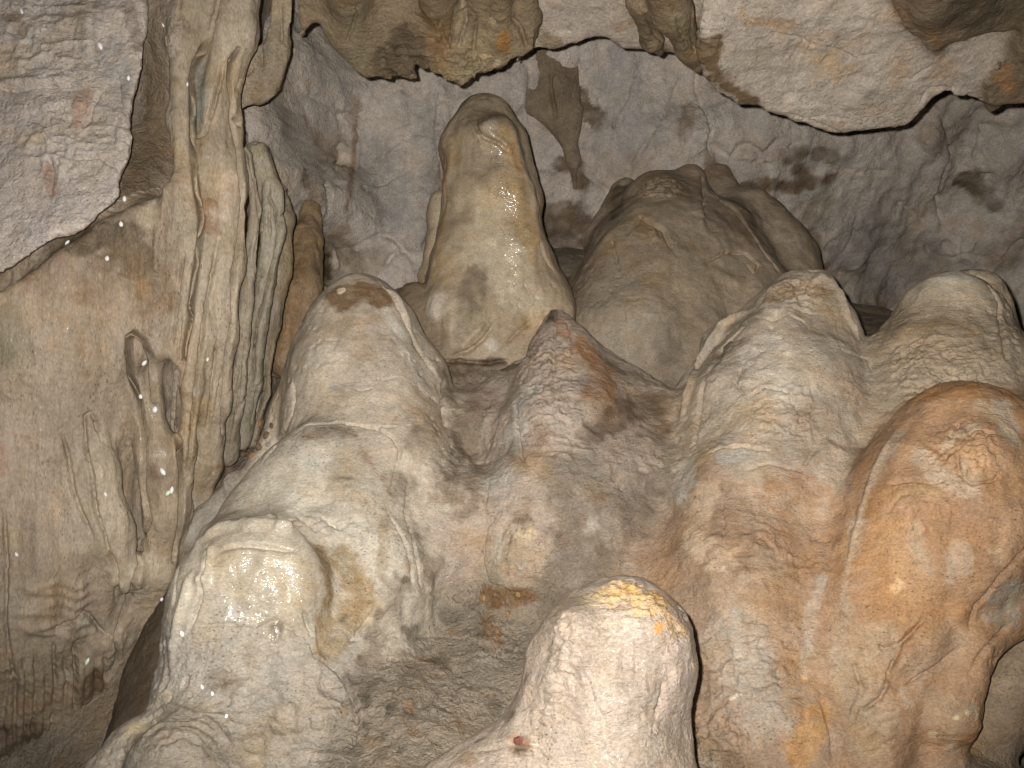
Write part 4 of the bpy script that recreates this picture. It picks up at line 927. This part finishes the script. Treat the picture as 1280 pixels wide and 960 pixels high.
def relief_left(s):
    V, N = s.V, s.N
    pl = np.zeros(len(V), bool)
    gi = s.groups.index(('plate', None)); m = np.zeros(len(V)); fq = s.Q[s.fo == gi]; m[fq.ravel()] = 1
    wl = s.groups.index(('leftwall', None)); fq = s.Q[s.fo == wl]; m[fq.ravel()] = 0.6
    s.D += (1 - m) * (0.006 * fbm(V, 8, 3, 2) + 0.007 * fbm(V + 0.02 * fbm(V, 6, 2, 12)[:, None], (24, 24, 2.6), 2, 13) + 0.004 * fbm(V, (45, 45, 6), 3, 3) + 0.0016 * fbm(V, (20, 20, 55), 3, 4) + 0.0012 * fbm(V, 60, 2, 5))
    s.D += m * (0.012 * fbm(V, 9, 3, 6) + 0.0045 * (ridged(V, 14, 7, 3) - .4) + 0.003 * fbm(V, 50, 3, 8))
    rt = (smooth(-0.82, -0.74, V[:, 0]) * (m == 0.6))[:, None]
    s.A[:, :3] = s.A[:, :3] * (1 - rt) + np.array((.42, .37, .32)) * rt
    n1 = fbm(V, 5, 4, 40, 0.6)[:, None]; n2 = fbm(V, (16, 16, 5), 4, 43, 0.6)[:, None]
    s.A[:, :3] *= 1 + 0.22 * n1 + 0.24 * n2
    warm = smooth(0.0, 0.7, fbm(V, 8, 4, 47, 0.6))[:, None]
    s.A[:, :3] *= 1 - warm * np.array([0.06, 0.14, 0.24])
base = {'*': ((.37, .325, .265), W(.09, .5)), 'leftwall': (BROWN, W(.05, 1.0)), 'sheet': ((.305, .262, .215), W(.09, .55)), 'plate': ((.49, .45, .415), W(.05, .8)), 'flap': ((.34, .29, .23), W(.05, .8)),
        'cur5': ((.30, .275, .225), W(.1, .6)), 'cur6': ((.27, .235, .185), W(.1, .7)), 'cur4': ((.31, .275, .225), W(.1, .6)), 'cur7': ((.30, .23, .16), W(.1, .7)), 'loop': ((.35, .30, .24), W(.25, .5))}
s = left = Surface(v, q, own, f.groups, base, relief_left, {'*': 'curtain', 'plate': 'wall', 'leftwall': 'wall', 'flap': 'wall'}, 2, 2, blockers=(mound,))
del f
if 'marks_left' in globals(): marks_left(s)
s.finish()

# ================================================================== 3. the back wall
thing_info('backwall', 'cave_wall', 'pale grey limestone back wall with brown patches', kind='structure')
C = [(420, 200, 3.42), (500, 200, 3.36), (620, 80, 3.40), (750, 150, 3.5), (850, 130, 3.5), (1000, 200, 3.55), (1200, 180, 3.7), (1280, 300, 3.85), (1100, 350, 4.0), (1060, 400, 4.0), (380, 350, 3.15), (400, 130, 3.12), (350, 150, 2.86), (330, 250, 2.84), (300, 60, 2.8), (385, 250, 3.0),
     (408, 330, 3.55), (480, 330, 3.3), (700, 290, 3.55), (600, -150, 3.2), (1000, -150, 3.4), (250, 100, 2.8), (250, 350, 2.9), (1500, 200, 3.7), (1500, 700, 3.9), (600, 700, 3.6), (200, 600, 3.8), (1280, 60, 3.4), (450, 60, 3.35), (910, 220, 3.55), (870, 170, 3.4)]
pts = np.array([P(*c) for c in C])
fb = RBF(pts[:, [0, 2]], pts[:, 1], 0.05)
hx = 0.015
xs = np.arange(-1.75, 2.75, hx); zs = np.arange(-0.8, 1.85, hx)
X, Z = np.meshgrid(xs, zs, indexing='ij')
Yb = np.clip(fb(X, Z), 2.62, 4.4)
pp = np.stack([X.ravel(), Yb.ravel() * 0.2, Z.ravel()], 1)
rough = 0.055 * fbm(pp, 2.6, 3, 60) + 0.05 * (ridged(pp + 0.05 * fbm(pp, 5, 2, 61)[:, None], (5.5, 5.5, 4.0), 62, 3) - 0.4)
wr = smooth(0.55, 1.0, X.ravel())
rough = rough * (0.55 + 0.75 * wr)
lf = 1 - smooth(-0.35, 0.0, X.ravel())
rough += lf * 0.045 * fbm(pp + 0.04 * fbm(pp, 3, 2, 64)[:, None], (9, 9, 1.2), 2, 63)
Yb = Yb - rough.reshape(X.shape)
v = np.stack([X.ravel(), Yb.ravel(), Z.ravel()], 1)
idg = np.arange(len(v)).reshape(X.shape)
q = np.stack([idg[:-1, :-1], idg[1:, :-1], idg[1:, 1:], idg[:-1, 1:]], -1).reshape(-1, 4)
def relief_back(s):
    V = s.V
    cells = np.floor(noise(V + 0.05 * fbm(V, 7, 3, 71)[:, None], (5, 5, 7), 70) * 7) / 7
    s.D += 0.035 * (cells - .5) + 0.012 * (ridged(V + 0.03 * fbm(V, 14, 2, 2)[:, None], 12, 3, 3) - .4) + 0.006 * fbm(V, 26, 3, 4, .6)
    s.D -= 0.022 * smooth(0.86, 0.97, ridged(V + 0.06 * fbm(V, 6, 2, 73)[:, None], (3.2, 3.2, 4.5), 72, 1)) * smooth(-.1, .3, fbm(V, 4, 2, 74))
    n1 = fbm(V, 4, 4, 40, 0.6)[:, None]; n2 = fbm(V, (14, 14, 7), 4, 43, 0.6)[:, None]
    s.A[:, :3] *= 1 + 0.16 * n1 + 0.24 * n2
    warm = smooth(0.0, 0.7, fbm(V, 6, 4, 47, 0.6))[:, None]
    s.A[:, :3] *= 1 - warm * np.array([0.06, 0.12, 0.20])
s = back = Surface(v, q, np.zeros(len(v), np.int16), [('backwall', None)], {'*': ((.61, .565, .52), W(.05, .8))}, relief_back, {'*': 'wall'}, 1, 1, blockers=(mound, left))
if 'marks_back' in globals(): marks_back(s)
s.finish()

# ================================================================== 4. ceiling slabs and what hangs from them
thing_info('slab', 'rock_slab', 'large pale ceiling slab with a ragged lower edge hanging over the upper right', 'rock slab')
thing_info('ledge', 'rock_ledge', 'pale arched ceiling ledge at the top between brown drapery and the large slab', 'rock ledge')
thing_info('drape', 'drapery', 'wide brown drapery with ragged hem hanging above the tall stalagmite', 'drapery')
thing_info('pend', 'stalactite', 'dark brown pointed stalactite on the large slab at the top right', 'stalactite')
thing_info('pend2', 'drapery', 'dark brown flowstone patch hanging at the right edge below the pointed stalactite', 'drapery')
thing_info('wallstal', 'stalactite', 'brown forked stalactite hanging before the back wall right of the tall stalagmite', 'stalactite')
thing_info('neck', 'rock_rib', 'olive brown rib running down between the arched ledge and the large slab', 'rock rib')
f = Field((-1.15, 1.35, 0.33), (2.1, 3.75, 1.50), 0.0125)
SL = 1.35
def pl(px, py, Y, b=-SL, a=0.0):
    x, y, z = P(px, py, Y); return (Y - a * x - b * z, a, b)
f.prism(f.gid('slab'), [(880, -400), (872, 60), (874, 92), (890, 114), (906, 128), (924, 141), (941, 137), (950, 145), (976, 151), (1011, 161), (1035, 173), (1060, 173), (1090, 168), (1140, 163), (1150, 148), (1165, 131), (1181, 119),
        (1200, 123), (1216, 127), (1236, 141), (1262, 136), (1290, 126), (1400, 100), (1800, 60), (1800, -400)], pl(1050, 165, 2.42, a=0.05), 0.5, 0.02, 0.016)
f.prism(f.gid('ledge'), [(640, -400), (640, 88), (672, 66), (690, 69), (702, 67), (735, 54), (757, 52), (775, 66), (800, 67), (826, 69), (858, 75), (872, 84), (900, 60), (900, -400)], pl(750, 60, 2.55), 0.5, 0.02, 0.016)
f.prism(f.gid('drape'), [(372, -400), (366, 66), (396, 30), (412, 56), (425, 72), (440, 91), (460, 105), (468, 99), (491, 103), (494, 96), (500, 99), (515, 103), (523, 84), (535, 88), (556, 101), (575, 110), (590, 104), (616, 91), (636, 90), (640, 76), (672, 71), (672, 20), (650, -400)],
        pl(530, 95, 2.42, -1.1), 0.45, 0.02, 0.014)
def T(t, pts, k=0.02, sy=1.0): f.tube(f.gid(t), pts, k, sy)
T('drape', [(430, -60, 2.095, 28), (440, 30, 2.355, 24), (462, 84, 2.485, 12)], 0.04)
T('drape', [(545, -60, 2.085, 32), (552, 30, 2.355, 20), (560, 56, 2.425, 5)], 0.02)
T('drape', [(590, -60, 2.085, 12), (600, 40, 2.375, 13), (575, 98, 2.485, 8)], 0.03)
T('drape', [(625, -60, 2.095, 20), (622, 40, 2.355, 18), (622, 78, 2.475, 10)], 0.02)
T('drape', [(655, -60, 2.115, 14), (662, 20, 2.335, 14), (664, 62, 2.495, 6)], 0.02)
T('drape', [(514, 92, 2.475, 9)], 0.01)
T('neck', [(820, -80, 2.05, 34), (840, 10, 2.28, 26), (862, 60, 2.46, 16), (872, 86, 2.53, 7)], 0.03)
T('neck', [(800, 0, 2.30, 20), (815, 50, 2.47, 12), (826, 66, 2.54, 6)], 0.03)
f.prism(f.gid('pend'), [(1108, -300), (1110, 5), (1124, 30), (1127, 42), (1150, 56), (1164, 70), (1169, 73), (1178, 63), (1208, 58), (1250, 50), (1290, 44), (1340, 30), (1340, -300)], pl(1170, 60, 2.19), 0.3, 0.012, 0.012)
f.prism(f.gid('pend2'), [(1226, 108), (1238, 78), (1268, 62), (1330, 45), (1330, 126), (1262, 138), (1240, 143), (1230, 130)], pl(1250, 110, 2.30), 0.3, 0.012, 0.012)
T('pend', [(1160, -120, 1.90, 60), (1165, 0, 2.10, 26), (1170, 52, 2.22, 12), (1168, 70, 2.26, 3)], 0.02)
T('pend', [(1230, -100, 1.92, 70), (1215, -5, 2.12, 26), (1195, 36, 2.24, 8)], 0.03)
T('pend2', [(1300, 40, 2.22, 42), (1262, 96, 2.36, 24), (1240, 130, 2.46, 10)], 0.02)
T('wallstal', [(672, 56, 3.475, 26), (692, 110, 3.475, 25), (706, 160, 3.495, 14), (716, 200, 3.495, 9), (719, 238, 3.495, 3)], 0.03)
T('wallstal', [(640, 90, 3.455, 9), (665, 128, 3.475, 13), (698, 158, 3.485, 10)], 0.03)
T('wallstal', [(712, 76, 3.475, 12), (715, 140, 3.485, 12), (718, 168, 3.475, 5)], 0.03)
v, q, own = f.mesh()
def relief_ceil(s):
    V = s.V
    s.D += 0.012 * fbm(V, 6, 3, 2) + 0.0032 * (ridged(V + 0.02 * fbm(V, 16, 2, 12)[:, None], 16, 3, 3) - .4) + 0.0022 * fbm(V, 46, 3, 4, .6)
    n1 = fbm(V, 5, 4, 40, 0.6)[:, None]; n2 = fbm(V, 16, 4, 43, 0.6)[:, None]
    s.A[:, :3] *= 1 + 0.18 * n1 + 0.22 * n2
    warm = smooth(0.05, 0.6, fbm(V, 9, 4, 47, 0.6))[:, None]
    s.A[:, :3] *= 1 - warm * np.array([0.05, 0.15, 0.27])
base = {'*': ((.25, .205, .15), W(.05, .8)), 'slab': ((.45, .405, .36), W(.05, .7)), 'ledge': ((.43, .385, .34), W(.05, .7)), 'pend': (BROWN, W(.05, .8)), 'pend2': (BROWN, W(.05, .8)), 'wallstal': ((.27, .225, .175), W(.05, .8))}
s = ceil = Surface(v, q, own, f.groups, base, relief_ceil, {'*': 'ceiling'}, 2, 2)
del f
if 'marks_ceil' in globals(): marks_ceil(s)
s.finish()

# ================================================================== 5. the rest of the chamber round the photographer
bm = bmesh.new()
bmesh.ops.create_icosphere(bm, subdivisions=5, radius=1.0)
co = np.array([vv.co for vv in bm.verts])
dd = 1 + 0.10 * fbm(co, 2.2, 3, 80) + 0.03 * fbm(co, 9, 3, 81)
for vv, k, c0 in zip(bm.verts, dd, co):
    vv.co = (c0[0] * 4.6 * k, 1.2 + c0[1] * 4.4 * k, (c0[2] * 2.9 if c0[2] > 0 else c0[2] * 2.6) * k)
bmesh.ops.reverse_faces(bm, faces=bm.faces)
for ff in bm.faces: ff.smooth = True
me = bpy.data.meshes.new('cave_shell'); bm.to_mesh(me); bm.free()
a = me.attributes.new('stone', 'FLOAT_COLOR', 'POINT'); a.data.foreach_set('color', np.tile(np.array((.17, .15, .125, 1), np.float32), len(me.vertices)))
a = me.attributes.new('surface', 'FLOAT_COLOR', 'POINT'); a.data.foreach_set('color', np.tile(np.array((0, 1, 1, 1), np.float32), len(me.vertices)))
me.materials.append(MAT['wall'])
ob = bpy.data.objects.new('cave_wall', me); ob.location = (0, 0, CAMZ); COL.objects.link(ob)
tag(ob, 'dim grey limestone walls of the chamber beyond the lit rocks', kind='structure')

# ================================================================== 6. small loose things: pebbles, flakes and water drops
def cast(px, py, surfs):
    best = None
    for t in surfs:
        d = P(px, py, 1.0)
        loc, nrm, i, dist = t.bvh.ray_cast(Vector((0, 0, 0)), Vector(d).normalized())
        if loc is not None and (best is None or dist < best[2]):
            near = np.argmin(((t.V - np.array(loc)) ** 2).sum(1))
            best = (t.Vd[near], t.N[near], dist)
    return best
def simple_mat(name, col, rough=0.6, coat=0.0, trans=0.0):
    m = bpy.data.materials.new(name); m.use_nodes = True; nt = m.node_tree; b = nt.nodes['Principled BSDF']
    tc = nt.nodes.new('ShaderNodeNewGeometry'); n = nt.nodes.new('ShaderNodeTexNoise'); n.inputs['Scale'].default_value = 160; n.inputs['Detail'].default_value = 3
    r = nt.nodes.new('ShaderNodeValToRGB'); r.color_ramp.elements[0].color = (*[c * .6 for c in col], 1); r.color_ramp.elements[1].color = (*[min(1, c * 1.3) for c in col], 1)
    nt.links.new(tc.outputs['Position'], n.inputs['Vector']); nt.links.new(n.outputs[0], r.inputs[0]); nt.links.new(r.outputs[0], b.inputs['Base Color'])
    b.inputs['Roughness'].default_value = rough; b.inputs['Coat Weight'].default_value = coat; b.inputs['Coat Roughness'].default_value = 0.05
    bp = nt.nodes.new('ShaderNodeBump'); bp.inputs['Distance'].default_value = 0.002; nt.links.new(n.outputs[0], bp.inputs['Height'])
    if trans == 0: nt.links.new(bp.outputs[0], b.inputs['Normal'])
    return m
PM = [simple_mat('pebble_ochre', (.30, .19, .09)), simple_mat('pebble_brown', (.20, .13, .08)), simple_mat('pebble_grey', (.33, .29, .24)), simple_mat('flake_cream', (.62, .52, .38))]
def stone_mesh(seed, flat):
    b = bmesh.new(); bmesh.ops.create_icosphere(b, subdivisions=2, radius=1.0)
    c = np.array([x.co for x in b.verts]); rs = np.random.RandomState(seed)
    for _ in range(7):                           # knock flats off it
        n = rs.normal(size=3); n /= np.linalg.norm(n); h = rs.uniform(.55, .85)
        over = np.maximum(c @ n - h, 0); c = c - over[:, None] * n
    c = c * (1 + 0.10 * fbm(c, 2.5, 2, seed))[:, None] * np.array([1.0, rs.uniform(.6, .9), flat])
    for x, y in zip(b.verts, c): x.co = y
    m = bpy.data.meshes.new('pebble'); b.to_mesh(m); b.free(); return m
STONES = [stone_mesh(3 + k, fl) for k, fl in enumerate((.55, .4, .62, .22, .3))]
ALL = (mound, left, back, ceil)
rr = random.Random(9)
spots = [(312, 584, 5, 2, 'g'), (318, 570, 6, 0, 'g'), (299, 577, 6, 2, 'g'), (306, 569, 5, 0, 'g'), (325, 560, 7, 1, 'g'), (334, 545, 7, 1, 'g'), (328, 530, 6, 0, 'g'), (340, 532, 5, 1, 'g'), (322, 548, 5, 1, 'g'), (270, 582, 4, 0, 'g'), (268, 592, 5, 2, 'g'), (336, 556, 5, 2, 'g'), (305, 560, 4, 1, 'g'),
         (606, 748, 7, 0, 'f'), (620, 742, 4, 1, 'f'), (648, 744, 4, 0, 'f'), (634, 768, 5, 0, 'f'), (612, 782, 5, 1, 'f'), (622, 792, 4, 0, 'f'), (628, 752, 5, 1, 'f'), (600, 800, 4, 1, 'f'), (640, 786, 3, 0, 'f'), (586, 772, 3, 2, 'f'), (655, 755, 3, 1, 'f'), (618, 812, 4, 1, 'f')]
for px, py, r, mi, wh in spots:
    h = cast(px, py, ALL)
    if h is None: continue
    p, n, d = h; sc = r / FPX * d
    me = STONES[rr.randrange(len(STONES))].copy(); me.materials.append(PM[mi])
    o = bpy.data.objects.new('pebble', me)
    o.scale = (sc, sc, sc); o.location = Vector(p) + Vector((0, 0, CAMZ)) + Vector(n) * sc * 0.15
    o.rotation_euler = Vector(n).to_track_quat('Z', 'Y').to_euler(); o.rotation_euler.rotate_axis('Z', rr.uniform(0, 6))
    COL.objects.link(o)
    cn = ('ochre', 'brown', 'grey')[mi]; same = sorted([(t[1], t[0]) for t in spots if t[4] == wh and t[3] == mi]); k = same.index((py, px)); n_ = len(same)
    pos = 'highest' if k == 0 else 'lowest' if k == n_ - 1 else ('second', 'third', 'fourth', 'fifth', 'sixth')[k - 1] + ' highest'
    if wh == 'g': tag(o, '%s of the small %s stones in the gap beside the curtain wall' % (pos, cn), 'pebble', 'pebbles in the gap by the curtain wall')
    else: tag(o, '%s of the %s clay crumbs on the floor behind the front stalagmite' % (pos, cn) if n_ > 1 else 'only %s clay crumb on the floor behind the front stalagmite' % cn, 'pebble', 'clay crumbs on the cave floor')
for px, py, r, mi, nm, lb in ((427, 366, 7, 3, 'calcite_flake', 'tiny cream flake on the brown cap of the capped stalagmite'), (650, 926, 7, 1, 'clay_flake', 'small red brown flake at the left foot of the front stalagmite')):
    p, n, d = cast(px, py, ALL); sc = r / FPX * d
    me = STONES[3].copy(); me.materials.append(PM[mi] if nm != 'clay_flake' else simple_mat('flake_red', (.14, .045, .03)))
    o = bpy.data.objects.new(nm, me); o.scale = (sc, sc, sc); o.location = Vector(p) + Vector((0, 0, CAMZ)) + Vector(n) * sc * 0.1
    o.rotation_euler = Vector(n).to_track_quat('Z', 'Y').to_euler(); COL.objects.link(o); tag(o, lb, 'rock flake')
# water drops: slightly hanging beads, their flash glint painted as a pale base colour
b = bmesh.new(); bmesh.ops.create_uvsphere(b, u_segments=14, v_segments=10, radius=1.0)
for x in b.verts:
    z = x.co.z; k = 1.0 if z < 0 else 1 - 0.55 * z * z
    x.co = (x.co.x * .72 * k, x.co.y * .72 * k, z * 1.15)
for ff in b.faces: ff.smooth = True
drop_me = bpy.data.meshes.new('water_drop'); b.to_mesh(drop_me); b.free()
dm = bpy.data.materials.new('painted_drop_glint'); dm.use_nodes = True
bs = dm.node_tree.nodes['Principled BSDF']; bs.inputs['Base Color'].default_value = (.93, .93, .95, 1); bs.inputs['Roughness'].default_value = 0.12; bs.inputs['Coat Weight'].default_value = 1.0
drop_me.materials.append(dm)
drops = [(125, 58, 4, 'beside the green streak on the upper left rock plate'), (160, 97, 4, 'near the right edge of the upper left rock plate'), (156, 250, 4.5, 'large, at the lowest right corner of the rock plate'),
         (152, 280, 3.5, 'just below the right corner of the rock plate'), (134, 322, 4, 'on the dark brown stain below the rock plate'), (84, 303, 3.5, 'at the left end of the brown stain, under the plate edge'), (233, 107, 2.5, 'faint, high on the curtain column'),
         (181, 454, 4.5, 'highest of three inside the looped curtain'), (176, 494, 4, 'middle of three inside the looped curtain'), (194, 511, 4.5, 'lowest of three inside the looped curtain'), (259, 449, 3, 'alone on the widest beige curtain'),
         (203, 588, 4.5, 'bright, above the close pair low on the looped curtain'), (213, 611, 4, 'right one of the close pair low on the looped curtain'), (208, 616, 4, 'greenish left one of the close pair low on the looped curtain'), (219, 675, 4, 'at the foot of the long thin curtain'),
         (132, 617, 3, 'on the short rib left of the looped curtain'), (20, 693, 3, 'faint, near the left edge of the flowstone sheet'), (202, 749, 3, 'on the dark clay bank'), (109, 827, 4, 'green tinged, in the dark lower left corner'), (252, 858, 3, 'highest of the dots on the foot of the wet dome'),
         (233, 792, 4, 'on the left shoulder of the wet dome'), (265, 868, 3, 'second dot on the foot of the wet dome'), (282, 898, 3, 'lowest dot, just above the rippled mound'), (28, 14, 3, 'faint, in the upper left corner of the rock plate'), (205, 31, 2.2, 'faint, high on the brown wall strip')]
gm = dm.copy(); gm.node_tree.nodes['Principled BSDF'].inputs['Base Color'].default_value = (.78, .95, .72, 1)
green_me = drop_me.copy(); green_me.materials[0] = gm
for px, py, r, where in drops:
    h = cast(px, py, ALL)
    if h is None: continue
    p, n, d = h; sc = 0.85 * r / FPX * d
    o = bpy.data.objects.new('water_drop', green_me if 'green' in where and 'streak' not in where else drop_me); o.scale = (sc, sc, sc)
    o.scale = (sc * rr.uniform(.8, 1.15), sc * .9, sc * rr.uniform(.8, 1.25)); o.rotation_euler = (0, rr.uniform(-.7, .7), 0)
    o.location = Vector(p) + Vector((0, 0, CAMZ)) + Vector(n) * sc * 0.35; COL.objects.link(o)
    tag(o, 'water drop ' + where if not where.startswith(('faint', 'large', 'bright', 'green', 'alone', 'highest', 'middle', 'lowest', 'second', 'right')) else 'water drop, ' + where, 'water drop', 'water drops on the left rocks')
print('done', round(time.time() - T0, 1))
